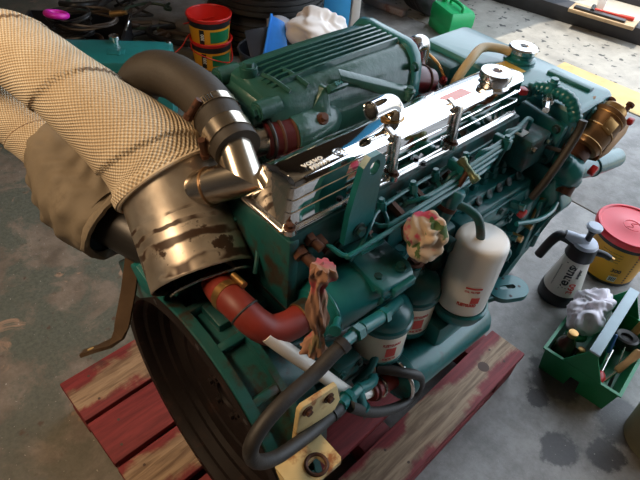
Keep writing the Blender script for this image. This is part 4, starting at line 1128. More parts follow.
LP = E2([(0.0855, 0.168, 0.813), (0.083, 0.192, 0.830), (0.071, 0.228, 0.852), (0.053, 0.277, 0.876), (0.031, 0.340, 0.900), (0.011, 0.411, 0.922), (-0.013, 0.484, 0.930), (-0.051, 0.556, 0.913), (-0.078, 0.592, 0.868), (-0.070, 0.586, 0.826), (-0.042, 0.544, 0.802), (-0.016, 0.488, 0.780), (-0.002, 0.442, 0.763)])
def lag_r(r, s, a, t):
    lap = (s / 0.150 + a / (2 * PI)) % 1.0
    lap = (lap - 0.5) % 1.0
    r = r * (1 + 0.018 * noise.noise(V((s * 22, math.cos(a) * 1.5, math.sin(a) * 1.5)))) + 0.0045 * (1 - lap)
    return r + (0.003 if s < 0.012 else 0)
lm = MB(); lm.tube(LP, [0.0850, 0.0835, 0.0745, 0.0655, 0.0600, 0.0580, 0.057, 0.056, 0.055, 0.054, 0.053, 0.052, 0.051], 72, 16, False, lag_r)
build('lagging', lm, 'lagging', ex, 'woven cream fabric lagging wound round the pipe', sharp=80)
tp_ = MB()
eR = lambda i: 0
build('lagging_edge', MB().torus(LP[0], (LP[1] - LP[0]), 0.0865, 0.0035, 60, 8), 'lagging', ex)

# padded heat blanket round the turbo end, open mouth towards the engine
BPn = E2([(-0.002, 0.450, 0.765), (0.004, 0.425, 0.757), (0.003, 0.384, 0.742), (0.003, 0.335, 0.725), (0.008, 0.285, 0.712), (0.018, 0.240, 0.704)])
def bl_r(r, s, a, t):
    return r * (1 + 0.10 * noise.noise(V((s * 9, 2.2 * math.cos(a), 2.2 * math.sin(a)))) + 0.035 * math.sin(s * 150 + 5 * noise.noise(V((s * 6, 2 * math.cos(a), 2 * math.sin(a))))) * (0.4 + math.sin(a * 2 + s * 9) ** 2) + 0.03 * noise.noise(V((s * 34 + 3, 5 * math.cos(a), 5 * math.sin(a))))) 
bm2 = MB(); bm2.tube(BPn, [0.050, 0.064, 0.074, 0.080, 0.079, 0.068], 64, 10, False, bl_r)
bl = build('heat_blanket', bm2, 'blanket', ex, 'grimy beige padded heat blanket below the wrapped pipe', sharp=80)
dB = (BPn[-1] - BPn[-2]).normalized()
build('blanket_mouth', MB().lathe(BPn[-1] - dB * 0.012, dB, [(0, 0.072), (-0.02, 0.05), (-0.03, 0.0)], 40, False), 'black', bl, 'dark open mouth of the blanket')
hem = MB(); hem.torus(BPn[-1], dB, 0.068, 0.007, 48, 8); crumple(hem, 22, 0.008, 2)
build('hem', hem, 'blanket', bl)
build('turbo_stub', MB().cyl(BPn[-1] - dB * 0.03, L2W((0.060, 0.120, 0.690)), 0.048, 0.040, 30), 'dark_metal', ex)

# flat steel support strap with a drilled foot
dir_w = V((0.60, -0.75, 0.15))
sp_ = E2([(0.030, 0.190, 0.735), (0.012, 0.180, 0.690), (-0.020, 0.158, 0.630), (-0.050, 0.140, 0.580), (-0.060, 0.136, 0.566), (-0.076, 0.137, 0.554), (-0.100, 0.148, 0.546), (-0.122, 0.158, 0.540)])
w_dir = (right * 0.86 + up * 0.10 - back * 0.0)
w_dir = V((0.62, -0.70, 0.12)).normalized()
bmx = MB(); rg = []
for i, p_ in enumerate(sp_):
    t_ = (sp_[min(i + 1, len(sp_) - 1)] - sp_[max(i - 1, 0)]).normalized()
    wd = w_dir if i < 4 else w_dir.lerp(V((0.50, 0.62, -0.55)).normalized() * -1, min(1, (i - 3) / 3)).normalized()
    wd = (wd - t_ * wd.dot(t_)).normalized()
    nn = t_.cross(wd)
    hw, ht = 0.0125, 0.0032
    rg.append([p_ + wd * hw + nn * ht, p_ - wd * hw + nn * ht, p_ - wd * hw - nn * ht, p_ + wd * hw - nn * ht])
M['strap_steel'] = paint('brown_steel_strap', (0.13, 0.082, 0.048), 0.45, metal=0.55, var=0.2, dirt=(0.09, 0.045, 0.025), dscale=30)
bmx.rings(rg)
stp = build('support_strap', bmx, 'strap_steel', ex, 'flat brown steel strap ending in a drilled foot', sharp=30)
tl = sp_[-2].lerp(sp_[-1], 0.35)
nn = (sp_[-1] - sp_[-2]).normalized().cross(((sp_[-1] - sp_[-2]).normalized().cross(V((0, 0, 1)))).normalized()) * -1
wd = V((0.50, 0.62, -0.55)).normalized() * -1
t_ = (sp_[-1] - sp_[-2]).normalized(); wd = (wd - t_ * wd.dot(t_)).normalized(); nn = t_.cross(wd)
if nn.dot(V((0, 0, 1.35)) - tl) < 0: nn = -nn
build('foot_hole', MB().lathe(tl, nn, [(0.0031, 0.0058), (0.0036, 0.0058), (0.0036, 0.0)], 18), 'cream', stp, 'round hole with the pale floor showing')

# mitred water elbow, big rubber hose and its clamps
q0, q1, q2 = E2([(0.100, 0.089, 0.842), (0.138, 0.034, 0.879), (0.154, 0.085, 0.904)])
em = MB()
d1_, d2_ = (q1 - q0).normalized(), (q2 - q1).normalized()
nrm = (d1_ + d2_).normalized()                         # normal of the mitre plane
def ell(p, d, n=30):
    x, y, a = frame(d)
    out = []
    for i in range(n):
        o_ = p + (x * math.cos(2 * PI * i / n) + y * math.sin(2 * PI * i / n)) * 0.0275
        out.append(o_)
    return out
r0_ = ell(q0 - d1_ * 0.02, d1_)
def slide(ring, d):
    return [p + d * ((q1 - p).dot(nrm) / d.dot(nrm)) for p in ring]
mid = slide(r0_, d1_)
r2_ = [p + d2_ * ((q2 - p).dot(d2_)) for p in mid]
em.rings([r0_, mid], True, False, False)
em.rings([mid, r2_], True, False, False)
M['brushed'] = paint('brushed_stainless', (0.66, 0.58, 0.48), 0.22, metal=1.0, var=0.08)
el = build('mitre_elbow', em, 'brushed', ex, 'mitred stainless steel elbow', sharp=25)
build('weld_bead', MB().torus(q0 + d1_ * 0.016, d1_, 0.0275, 0.0022, 34, 8), 'bronze', el)
HP = E2([(0.152, 0.068, 0.901), (0.157, 0.101, 0.907), (0.166, 0.141, 0.914), (0.172, 0.183, 0.921), (0.172, 0.226, 0.923), (0.165, 0.273, 0.924), (0.152, 0.312, 0.914), (0.139, 0.334, 0.892), (0.123, 0.340, 0.856), (0.112, 0.340, 0.80)])
hm = MB(); hm.tube(HP, [0.036, 0.036, 0.0365, 0.037, 0.037, 0.037, 0.037, 0.037, 0.037, 0.037], 36, 8, True)
hs = build('rubber_hose', hm, 'rubber_brown', ex, 'thick black rubber hose bending down behind the lagging')
def band(p, d, r, hw, mat, name, par):
    return build(name, MB().lathe(p, d, [(-hw, r), (-hw, r + 0.0018), (hw, r + 0.0018), (hw, r)], 44, False), mat, par)
sm_ = smooth_pts(HP, 8)
dd = lambda i: (sm_[i + 1] - sm_[i - 1]).normalized()
band(sm_[7], dd(7), 0.0362, 0.0125, 'brushed', 'wide_clamp', hs)
band(sm_[17], dd(17), 0.0368, 0.0075, 'brushed', 'clamp', hs)
for i, k in ((7, 1), (17, 1)):
    x, y, a = frame(dd(i))
    side = (-right - (-right).dot(a) * a).normalized()
    if i == 17: side = (side * 0.75 + (up - up.dot(a) * a) * 0.75).normalized()
    c_ = sm_[i] + side * 0.041
    t_ = a.cross(side)
    bb = MB().cyl(c_ - t_ * 0.014, c_ + t_ * 0.016, 0.0055, n=12).cyl(c_ - t_ * 0.020, c_ - t_ * 0.013, 0.0075, n=6)
    build('clamp_screw', bb, 'rust', hs)
    if i == 17:
        for q in range(6):
            tt_ = (q - 2.5) * 0.0040
            sl_ = MB().box(sm_[i] + (side * math.cos(0.55 + tt_ * 26) + t_ * math.sin(0.55 + tt_ * 26)) * 0.0388, (0.010, 0.0012, 0.0014), Matrix((a, t_, side)).transposed() @ Matrix.Rotation(0, 3, 'X'))
            build('clamp_slot', sl_, 'dark_metal', hs)
h = MB(); h.tube([tuple(L2W((0.128, 0.055, 0.79))), tuple(L2W((0.140, 0.030, 0.80))), tuple(L2W((0.135, 0.00, 0.77))), tuple(L2W((0.115, -0.02, 0.74)))], 0.004, 8)
build('thin_pipe', h, 'teal_dirty', ex)

# ------------------------------------------------------------------ rags
def floral(name, a, b_, c_, scale):
    m, nt, b = new_mat(name)
    n1 = noise_tex(nt, scale, 3.0, 0.5, dist=0.5); n2 = noise_tex(nt, scale * 1.4, 3.0, 0.5); 
    c = mix(nt, ramp(nt, n1, 0.52, 0.58), a, b_)
    c = mix(nt, ramp(nt, n2, 0.60, 0.64), c, c_)
    nt.links.new(c, b.inputs['Base Color'])
    b.inputs['Roughness'].default_value = 0.85
    return m
M['rag1'] = floral('pink_floral_cotton', (0.30, 0.155, 0.095), (0.36, 0.06, 0.07), (0.16, 0.12, 0.06), 17)
M['rag2'] = floral('cream_floral_cotton', (0.62, 0.46, 0.32), (0.66, 0.09, 0.17), (0.10, 0.17, 0.06), 24)
def rag_tube(pts, rads, seed, n=40):
    def rf(r, s, a, t):
        return r * (1 + 0.13 * math.sin(7 * a + 16 * t + seed) + 0.06 * math.sin(13 * a - 11 * t) + 0.40 * noise.noise(V((2.2 * math.cos(a), 2.2 * math.sin(a), t * 6 + seed))))
    m = MB(); m.tube(pts, rads, n, 9, True, rf)
    return m
m_ = rag_tube(E2([(0.106, -0.172, 0.892), (0.102, -0.172, 0.878), (0.098, -0.172, 0.862), (0.098, -0.174, 0.835), (0.101, -0.174, 0.806), (0.105, -0.174, 0.780), (0.106, -0.174, 0.764), (0.103, -0.174, 0.745), (0.100, -0.174, 0.730)]), [0.013, 0.015, 0.0075, 0.012, 0.0125, 0.0105, 0.0065, 0.012, 0.017], 1.0)
m_.prism(E2([(0.106, -0.178, 0.868), (0.085, -0.170, 0.880), (0.082, -0.172, 0.888), (0.104, -0.172, 0.892)]), V((0.004, 0.004, 0.004)), 0.001)
tag(build('twisted_rag', m_, 'rag1', sharp=80), 'twisted pink and brown rag tied above the red elbow hose', 'rag')
m_ = MB(); cr_ = L2W((0.341, -0.155, 0.789))
blob(m_, cr_, 0.031, 0.031, 0.043, 80, 44)
for v in m_.bm.verts:
    q = v.co - cr_
    d = q.normalized()
    ang = math.atan2(q.y, q.x)
    qq = V((q.x * 60 + q.z * 18, q.y * 60 - q.z * 25, q.z * 16))
    v.co += d * fold(q, 3, 105, 0.0062, 230, 0.0030, (1, 0.2, 0.35), (0.6, -0.5, 0.5), 4.0)
    if q.z < 0: v.co += V((d.x, d.y, 0)) * 0.010 * min(1, -q.z / 0.03)
tag(build('floral_rag', m_, 'rag2', sharp=80), 'cream and pink floral rag stuffed over a fitting behind the fuel filters', 'rag')

# ------------------------------------------------------------------ things on the floor at the right
M['spray_body'] = paint('cream_plastic_tank', (0.72, 0.68, 0.60), 0.35, var=0.04)
M['grey_blue'] = paint('pale_grey_plastic', (0.55, 0.58, 0.68), 0.35)
sp = thing('spray_bottle', 'white pump spray bottle with black base, collar and nozzle beside the red lidded bucket', 'spray bottle', (1.50, 0.240, 0.0), local=True)
build('base_cup', MB().lathe((0, 0, 0), (0, 0, 1), [(0, 0.054), (0.004, 0.058), (0.03, 0.058), (0.042, 0.0565), (0.045, 0.054)], 36), 'black', sp)
tank_o = build('tank', MB().lathe((0, 0, 0), (0, 0, 1), [(0.044, 0.054), (0.06, 0.0535), (0.17, 0.036), (0.176, 0.033)], 36), 'spray_body', sp)
fc = wrap((0, 0, 0.05), (0, 0, 1), math.atan2(-0.240, -1.50) - 0.05, 0.0542, 0.0362, 0.12, turn=PI / 2)
def fsh(dx, dy): return lambda p: fc(V((p.x + dx, p.y + dy, p.z)))
tb = MB(); tb.merge(text_bm('venus', 0.038, 0.0002, 0.0010), fsh(0.064, -0.004)); build('printed_name', tb, 'print_black', tank_o, 'bold black printed name running up the tank')
tb = MB(); tb.merge(text_bm('super', 0.015, 0.0002, 0.0004), fsh(0.085, -0.030))
build('printed_word', tb, 'print_black', tank_o)
tb = MB(); tb.merge(text_bm('pump action pressure sprayer', 0.0062, 0.0002), fsh(0.056, 0.027))
build('small_print', tb, 'print_black', tank_o)
sp.scale = (1.10, 1.10, 1.10)
tb = MB(); tb.merge(text_bm('360', 0.026, 0.0002, 0.0008), fsh(0.030, -0.032))
build('printed_number', tb, 'print_red', tank_o, 'red printed number')
tb = MB(); tb.merge(text_bm('J', 0.030, 0.0002), fsh(0.110, 0.004)); build('hand_marking', tb, 'print_black', tank_o, 'letter marked by hand near the collar')
tb = MB(); tb.merge(text_bm('c', 0.017, 0.0002), fsh(0.104, -0.012))
build('hand_marking', tb, 'print_black', tank_o, 'letter marked by hand near the collar')
build('collar', MB().lathe((0, 0, 0), (0, 0, 1), [(0.172, 0.036), (0.176, 0.041), (0.213, 0.038), (0.218, 0.035)], 32), 'black', sp)
hd = build('head', MB().lathe((0, 0, 0), (0, 0, 1), [(0.216, 0.035), (0.222, 0.036), (0.228, 0.032), (0.231, 0.018)], 32), 'grey_blue', sp)
ph = MB().cyl((0, 0, 0.228), (0, 0, 0.272), 0.009)
ph.lathe((0, 0, 0.262), (0, 0, 1), [(0, 0.009), (0.006, 0.012), (0.018, 0.010)], 20)
build('pump_rod', ph, 'black', sp)
build('pump_knob', MB().lathe((0, 0, 0.276), (0, 0, 1), [(0, 0.010), (0.003, 0.021), (0.010, 0.022), (0.014, 0.018), (0.015, 0.0)], 24), 'grey_blue', sp, 'pale round pump knob')
# handle goes off to the viewer's left, nozzle to the right
ld = V((-0.50, 0.87, 0)); ld.normalize()
hb = MB()
hb.tube([V((0, 0, 0.218)), V((0, 0, 0.230)) + ld * 0.035, V((0, 0, 0.236)) + ld * 0.062], [0.020, 0.017, 0.014], 14)
build('handle_bridge', hb, 'grey_blue', sp)
hb = MB(); hb.tube([V((0, 0, 0.212)) + ld * 0.020, V((0, 0, 0.226)) + ld * 0.055, V((0, 0, 0.226)) + ld * 0.076, V((0, 0, 0.195)) + ld * 0.090, V((0, 0, 0.140)) + ld * 0.102], [0.015, 0.015, 0.015, 0.014, 0.0135], 16)
build('handle', hb, 'black', sp)
nb = MB(); nb.tube([V((0, 0, 0.200)) - ld * 0.03, V((0, 0, 0.197)) - ld * 0.062, V((0, 0, 0.190)) - ld * 0.080], [0.012, 0.010, 0.009], 12)
nz = build('nozzle', nb, 'black', sp)
build('nozzle_tip', MB().cyl(V((0, 0, 0.190)) - ld * 0.079, V((0, 0, 0.186)) - ld * 0.090, 0.0075), 'brass', nz)

M['bucket_yellow'] = paint('orange_yellow_bucket_print', (0.72, 0.33, 0.015), 0.4, var=0.05)
M['lid_red'] = paint('glossy_red_lid', (0.80, 0.035, 0.055), 0.3, var=0.05)
bk = thing('lidded_bucket', 'yellow bucket with a red lid behind the white spray bottle', 'bucket', (1.765, 0.182, 0.0), local=True)
body = build('body', MB().lathe((0, 0, 0), (0, 0, 1), [(0, 0.088), (0.006, 0.092), (0.012, 0.0925), (0.175, 0.105), (0.178, 0.105)], 44), 'bucket_yellow', bk)
build('black_band', MB().lathe((0, 0, 0), (0, 0, 1), [(0.166, 0.1045), (0.167, 0.1062), (0.190, 0.1082), (0.191, 0.1065)], 44, False), 'print_black', body, 'black band under the lid')
build('base_band', MB().lathe((0, 0, 0), (0, 0, 1), [(0.001, 0.0905), (0.004, 0.0933), (0.014, 0.0942), (0.0145, 0.092)], 44, False), 'print_black', body, 'black band at the foot')
fb = wrap((0, 0, 0.03), (0, 0, 1), math.atan2(-0.182, -1.765) + 0.12, 0.0945, 0.105, 0.14)
def bsh(dx, dy): return lambda p: fb(V((p.x + dx, p.y + dy, p.z)))
tb = MB(); tb.merge(text_bm('300', 0.022, 0.0002, 0.0006), bsh(0.022, 0.045))
tb.merge(text_bm('wipes', 0.010, 0.0002), bsh(0.024, 0.027))
for k in range(4): tb.merge(text_bm(('heavy duty hand wipes', 'remove oil grease paint', 'sealants and adhesives', 'from hands and tools')[k], 0.0075, 0.0002), bsh(-0.018, 0.118 - 0.012 * k))
build('printed_text', tb, 'print_black', body, 'black printed count and small print')
tb = MB()
for k in range(12): quad_flat(tb, 0.012 + k * 0.0019, -0.004, 0.0128 + k * 0.0019 + 0.0006 * (k % 3), 0.016, fb, 1)
pl = MB(); quad_flat(pl, 0.010, -0.006, 0.036, 0.018, fb, 6, 0.0001)
build('barcode_panel', pl, 'print_white', body); build('barcode', tb, 'print_black', body)
tb = MB()
for k in range(12): quad_flat(tb, 0.062, -0.01 + k * 0.0125, 0.068, -0.004 + k * 0.0125, fb, 2)
build('edge_print', tb, 'print_black', body, 'chequered black strip down the side')
lid = build('lid', MB().lathe((0, 0, 0), (0, 0, 1), [(0.186, 0.107), (0.186, 0.114), (0.190, 0.1155), (0.205, 0.1155), (0.210, 0.112), (0.210, 0.105), (0.2055, 0.101), (0.205, 0.045), (0.2075, 0.040), (0.2075, 0.0)], 44), 'lid_red', bk, 'glossy red snap-on lid')
cr = MB()
cr.torus((0.0, 0, 0.2076), (0, 0, 1), 0.028, 0.0014, 28, 6)
cr.tube([(-0.02, 0.01, 0.2078), (-0.005, -0.006, 0.2078), (0.006, 0.006, 0.2078), (0.02, -0.008, 0.2078)], 0.0016, 6)
build('moulded_emblem', cr, 'lid_red', lid)
tt = MB(); tt.box(V((-0.074, -0.088, 0.178)), (0.03, 0.012, 0.032), Matrix.Rotation(0.87 + PI / 2, 3, 'Z'), 0.003)
build('pull_tab', tt, 'lid_red', lid)

# --- green tool caddy: two trays either side of a tall plate with a flat grip
M['caddy_green'] = paint('green_plastic', (0.012, 0.215, 0.085), 0.35, var=0.08)
M['caddy_pale'] = paint('green_plastic_sheen', (0.35, 0.45, 0.50), 0.3, var=0.1)  # for the grip: bright reflection on its flat top, painted as a pale colour
CX, CY, CR_ = 1.180, 0.032, math.radians(4)
cd = thing('tool_caddy', 'green plastic tool caddy with a central carrying plate on the concrete floor', 'tool caddy', (CX, CY, 0.0), CR_, local=True)
def tray(y0, y1, L=0.31, h=0.098, tk=0.003, taper=0.010):
    m = MB()
    def loop(i, z):
        return [V((i, y0 + i, z)), V((L - i, y0 + i, z)), V((L - i, y1 - i, z)), V((i, y1 - i, z))]
    m.rings([loop(taper, 0.0), loop(0, h), loop(-0.006, h), loop(-0.006, h + 0.004), loop(tk, h + 0.004), loop(taper + tk, tk)], True, True, True)
    return m
build('tray', tray(0.008, 0.108), 'caddy_green', cd)
build('tray', tray(-0.108, -0.008), 'caddy_green', cd)
pm = MB()
def yz(x, pts): return [V((x, y, z)) for y, z in pts]
endp = [(-0.058, 0.098), (-0.016, 0.175), (-0.013, 0.188), (0.013, 0.188), (0.016, 0.175), (0.058, 0.098), (0.012, 0.060), (-0.012, 0.060)]
pm.prism(yz(-0.005, endp), (0.004, 0, 0))
pm.prism(yz(0.311, endp), (0.004, 0, 0))
pm.box((0.155, 0, 0.125), (0.31, 0.006, 0.13))
build('carrying_plate', pm, 'caddy_green', cd)
build('grip', MB().box((0.155, 0, 0.189), (0.322, 0.030, 0.008), bev=0.003), 'caddy_pale', cd, 'flat grip along the top of the plate with a painted pale sheen')
CRM = Matrix.Rotation(CR_, 3, 'Z')
def cw(x, y, z): return CRM @ V((x, y, z)) + V((CX, CY, 0))

# things in the caddy
M['brown_glass'] = paint('dark_brown_bottle', (0.045, 0.022, 0.012), 0.15, var=0.1)
p = cw(0.048, 0.070, 0.0035)
t = thing('bottle', 'small dark brown bottle with a pale screw cap in the left tray of the caddy', 'bottle', p, local=True)
build('body', MB().lathe((0, 0, 0), (0, 0, 1), [(0, 0.027), (0.003, 0.030), (0.100, 0.030), (0.120, 0.023), (0.134, 0.0135), (0.148, 0.0125)], 28), 'brown_glass', t)
build('cap', MB().lathe((0, 0, 0.147), (0, 0, 1), [(0, 0.0135), (0.002, 0.014), (0.014, 0.0135), (0.015, 0.011)], 22), 'brass', t)
p = cw(0.066, 0.028, 0.0035)
t = thing('spray_can', 'small dark can with a brass coloured top next to the brown bottle', 'can', p, local=True)
build('body', MB().lathe((0, 0, 0), (0, 0, 1), [(0, 0.010), (0.002, 0.011), (0.080, 0.011), (0.083, 0.009)], 20), 'black', t)
build('cap', MB().lathe((0, 0, 0.082), (0, 0, 1), [(0, 0.0105), (0.022, 0.0105), (0.024, 0.007)], 20), 'brass', t)
p = cw(0.115, 0.062, 0.05)
t = MB(); t.torus(p + V((0, 0, 0.045)), (0.3, 0.2, 1), 0.022, 0.009, 26, 10)
tag(build('tape_roll', t, 'caddy_green'), 'green roll of tape lying under the plastic bag in the caddy', 'tape')
t = MB(); t.lathe(cw(0.095, 0.036, 0.0035), (0, 0, 1), [(0, 0.013), (0.055, 0.013), (0.06, 0.010)], 18)
tag(build('small_jar', t, 'dark_metal'), 'small dark cylinder between the brown bottle and the caddy plate', 'jar')

M['bag'] = paint('white_pink_thin_plastic', (0.92, 0.84, 0.91), 0.35, dirt=(0.80, 0.42, 0.56), dirt_amt=(0.66, 0.78), dscale=26, var=0.05)
bagm = MB()
c0 = cw(0.200, 0.062, 0.125)
blob(bagm, c0, 0.088, 0.056, 0.058, 110, 60)
for v in bagm.bm.verts:
    q = v.co - c0
    d = q.normalized()
    v.co += d * (fold(q, 2, 85, 0.0060, 190, 0.0028, (0.5, 1, 0.3), (1, -0.4, 0.5), 4.5) + 0.016 * noise.noise(q * 22) + 0.006 * abs(noise.noise(q * 55)))
    v.co.z += max(0, d.x * 0.012)
    lim = 0.040 if abs((CRM.transposed() @ (v.co - V((CX, CY, 0)))).y - 0.058) < 0.045 else 0.104
    if v.co.z < lim: v.co.z = lim
tag(build('plastic_bag', bagm, 'bag', sharp=70), 'crumpled white and pink plastic bag stuffed in the tool caddy', 'bag')

M['wood_handle'] = paint('varnished_wood', (0.40, 0.21, 0.085), 0.4, dscale=40)
def tool(name, label, cat, a, b, parts_):
    a, b = V(a), V(b)
    ax = (b - a).normalized()
    t = thing(name, label, cat, a)
    for pn, mat, prof in parts_:
        build(pn, MB().lathe(a, ax, prof, 16), mat, t)
    return t
tool('screwdriver', 'screwdriver with a round red handle in the right tray of the caddy', 'screwdriver', cw(0.03, -0.048, 0.062), cw(0.155, -0.040, 0.085),
     [('handle', 'pink', [(0, 0.004), (0.004, 0.014), (0.02, 0.0165), (0.034, 0.012), (0.04, 0.006)]), ('shaft', 'steel_clamp', [(0.038, 0.0035), (0.125, 0.003)])])
tool('chisel', 'long tool with a pale wooden handle lying across the right caddy tray', 'chisel', cw(0.17, -0.098, 0.118), cw(0.04, -0.060, 0.05),
     [('handle', 'wood_handle', [(0, 0.010), (0.004, 0.013), (0.05, 0.010), (0.082, 0.011), (0.09, 0.008)]), ('blade', 'steel_clamp', [(0.088, 0.005), (0.135, 0.004)])])
tool('ratchet', 'thin chrome ratchet with a blue grip standing in the right caddy tray', 'ratchet', cw(0.165, -0.022, 0.135), cw(0.06, -0.050, 0.020),
     [('grip', 'print_blue', [(0, 0.004), (0.003, 0.007), (0.055, 0.006), (0.06, 0.004)]), ('shaft', 'chrome_dull', [(0.058, 0.0035), (0.15, 0.0035)])])
tool('file', 'thin dark steel file lying low in the right caddy tray', 'file', cw(0.05, -0.088, 0.012), cw(0.20, -0.062, 0.09),
     [('blade', 'dark_metal', [(0, 0.004), (0.10, 0.005)]), ('tang', 'steel_clamp', [(0.099, 0.0035), (0.16, 0.002)])])
t = MB(); t.lathe(cw(0.225, -0.056, 0.06), V((0.15, 0.1, 1)), [(0, 0.030), (0.004, 0.036), (0.030, 0.036), (0.034, 0.030), (0.030, 0.018), (0.022, 0.016)], 26)
tag(build('cup', t, 'dark_metal'), 'round black cup among the tools in the right caddy tray', 'cup')
tool('claw_hammer', 'brown wooden hammer handle sticking up from the far end of the right tray', 'hammer', cw(0.255, -0.060, 0.03), cw(0.31, -0.080, 0.215),
     [('handle', 'wood_handle', [(0, 0.009), (0.05, 0.011), (0.16, 0.012), (0.20, 0.009)]), ('head', 'dark_metal', [(-0.012, 0.012), (-0.010, 0.015), (0.012, 0.015), (0.014, 0.010)])])
M['olive'] = paint('olive_plastic', (0.17, 0.16, 0.10), 0.5)
t = thing('waste_bin', 'olive plastic bin cut off by the right edge next to the caddy', 'bin', (1.215, -0.215, 0.0), local=True)
build('body', MB().lathe((0, 0, 0), (0, 0, 1), [(0, 0.080), (0.004, 0.086), (0.185, 0.098), (0.185, 0.094), (0.008, 0.083)], 36), 'olive', t)
build('rim', MB().torus((0, 0, 0.186), (0, 0, 1), 0.098, 0.004, 40, 8), 'olive', t)

# ------------------------------------------------------------------ back left: clutter in the shade
M['steel_tank'] = paint('teal_oil_tank', (0.012, 0.150, 0.145), 0.4, dirt=(0.01, 0.08, 0.08), dscale=8)
TR = Matrix.Rotation(math.radians(-37.5), 3, 'Z')
tc0 = V((0.93, 2.13, 0))
t = thing('metal_tank', 'teal painted metal tank with a chrome filler cap on the floor behind the wrapped pipe', 'tank', tc0)
def tk(x, y, z): return TR @ V((x, y, 0)) + tc0 + V((0, 0, z))
tb_ = build('body', MB().box(tk(0, 0, 0.15), (0.50, 0.22, 0.30), TR, 0.010), 'steel_tank', t)
build('seam', MB().box(tk(0, -0.001, 0.262), (0.506, 0.226, 0.006), TR, 0.002), 'steel_tank', tb_)
rel = MB().box(tk(0.03, -0.01, 0.3005), (0.07, 0.05, 0.004), TR, 0.0015).box(tk(0.045, -0.01, 0.303), (0.012, 0.07, 0.004), TR, 0.0015)
build('raised_plate', rel, 'steel_tank', tb_)
for q in ((0.235, 0.095), (0.235, -0.095)): build('rivet', MB().bolt(tk(q[0], q[1], 0.3), (0, 0, 1), 0.008, 0.005), 'chrome_dull', tb_)
build('filler_cap', MB().lathe(tk(0.01, 0.09, 0.299), (0, 0, 1), [(0, 0.016), (0.012, 0.016), (0.014, 0.022), (0.026, 0.022), (0.030, 0.016)], 22), 'chrome', t)
build('bracket', MB().box(tk(0.275, -0.02, 0.24), (0.07, 0.10, 0.012), TR, 0.002), 'teal_dirty', t)

def paint_bucket(name, label, cx, cy, z0, r0, r1, h, group=None, green=False, face=0.0):
    t = thing(name, label, 'bucket', (cx, cy, z0), group=group, local=True)
    b = build('body', MB().lathe((0, 0, 0), (0, 0, 1), [(0, r0 - 0.003), (0.004, r0), (h, r1), (h, r1 - 0.003), (0.006, r0 - 0.004)], 40), 'bucket_red', t)
    band = lambda z: r0 + (r1 - r0) * z / h
    build('yellow_print', MB().lathe((0, 0, 0), (0, 0, 1), [(0.004, band(0.004) + 0.0008), (h * 0.70, band(h * 0.70) + 0.0008)], 40, False), 'bucket_yellow', b, 'yellow printed band')
    build('black_print', MB().lathe((0, 0, 0), (0, 0, 1), [(h * 0.70, band(h * 0.70) + 0.0010), (h * 0.90, band(h * 0.90) + 0.0010)], 40, False), 'print_black', b, 'black printed band')
    f = wrap((0, 0, h * 0.12), (0, 0, 1), face, band(h * 0.12) + 0.001, band(h * 0.68) + 0.001, h * 0.56)
    g = MB(); quad_flat(g, 0.0, 0.012, 0.115, h * 0.50, f, 10, 0.0004)
    if green: build('green_panel', g, 'caddy_green', b)
    k = MB(); quad_flat(k, -0.055, 0.0, -0.030, h * 0.55, f, 3, 0.0004)
    build('black_panel', k, 'print_black', b)
    tx = MB(); tx.merge(text_bm('300', 0.024, 0.0002, 0.0005), lambda p: f(V((-p.y - 0.0425 + 0.004, p.x + h * 0.28, p.z + 0.0008))))
    build('printed_letters', tx, 'print_white', b)
    build('rim', MB().torus((0, 0, h), (0, 0, 1), r1, 0.005, 44, 8), 'bucket_red', t)
    return t
M['bucket_red'] = paint('red_bucket_plastic', (0.62, 0.020, 0.014), 0.35, var=0.05)
BX, BY = 1.555, 2.30
fa = math.atan2(-BY, -BX)
paint_bucket('open_bucket', 'lower bucket of the stack, yellow label with a red wire handle hanging down', BX, BY, 0.0, 0.088, 0.106, 0.145, None, True, fa)
tp = paint_bucket('open_bucket', 'upper open bucket of the stack, red inside with yellow and green label', BX - 0.004, BY, 0.125, 0.090, 0.110, 0.145, None, True, fa)
hm = MB()
hm.tube([V((0.10 * math.cos(fa + 1.45), 0.10 * math.sin(fa + 1.45), 0.125)), V((0.125 * math.cos(fa + 0.9), 0.125 * math.sin(fa + 0.9), 0.055)), V((0.125 * math.cos(fa + 0.2), 0.125 * math.sin(fa + 0.2), 0.075)), V((0.112 * math.cos(fa - 0.9), 0.112 * math.sin(fa - 0.9), 0.10)), V((0.105 * math.cos(fa - 1.4), 0.105 * math.sin(fa - 1.4), 0.125))], 0.003, 6)
build('handle', hm, 'bucket_red', [o for o in COL.objects if o.name == 'open_bucket'][0])
hm = MB()
hm.tube([V((0.11 * math.cos(fa + 1.2), 0.11 * math.sin(fa + 1.2), 0.115)), V((0.135 * math.cos(fa - 0.9 + 3.3), 0.135 * math.sin(fa - 0.9 + 3.3), 0.10)), V((0.125 * math.cos(fa - 1.9), 0.125 * math.sin(fa - 1.9), 0.075)), V((0.112 * math.cos(fa - 1.1), 0.112 * math.sin(fa - 1.1), 0.118))], 0.003, 6)
build('handle', hm, 'bucket_red', tp)

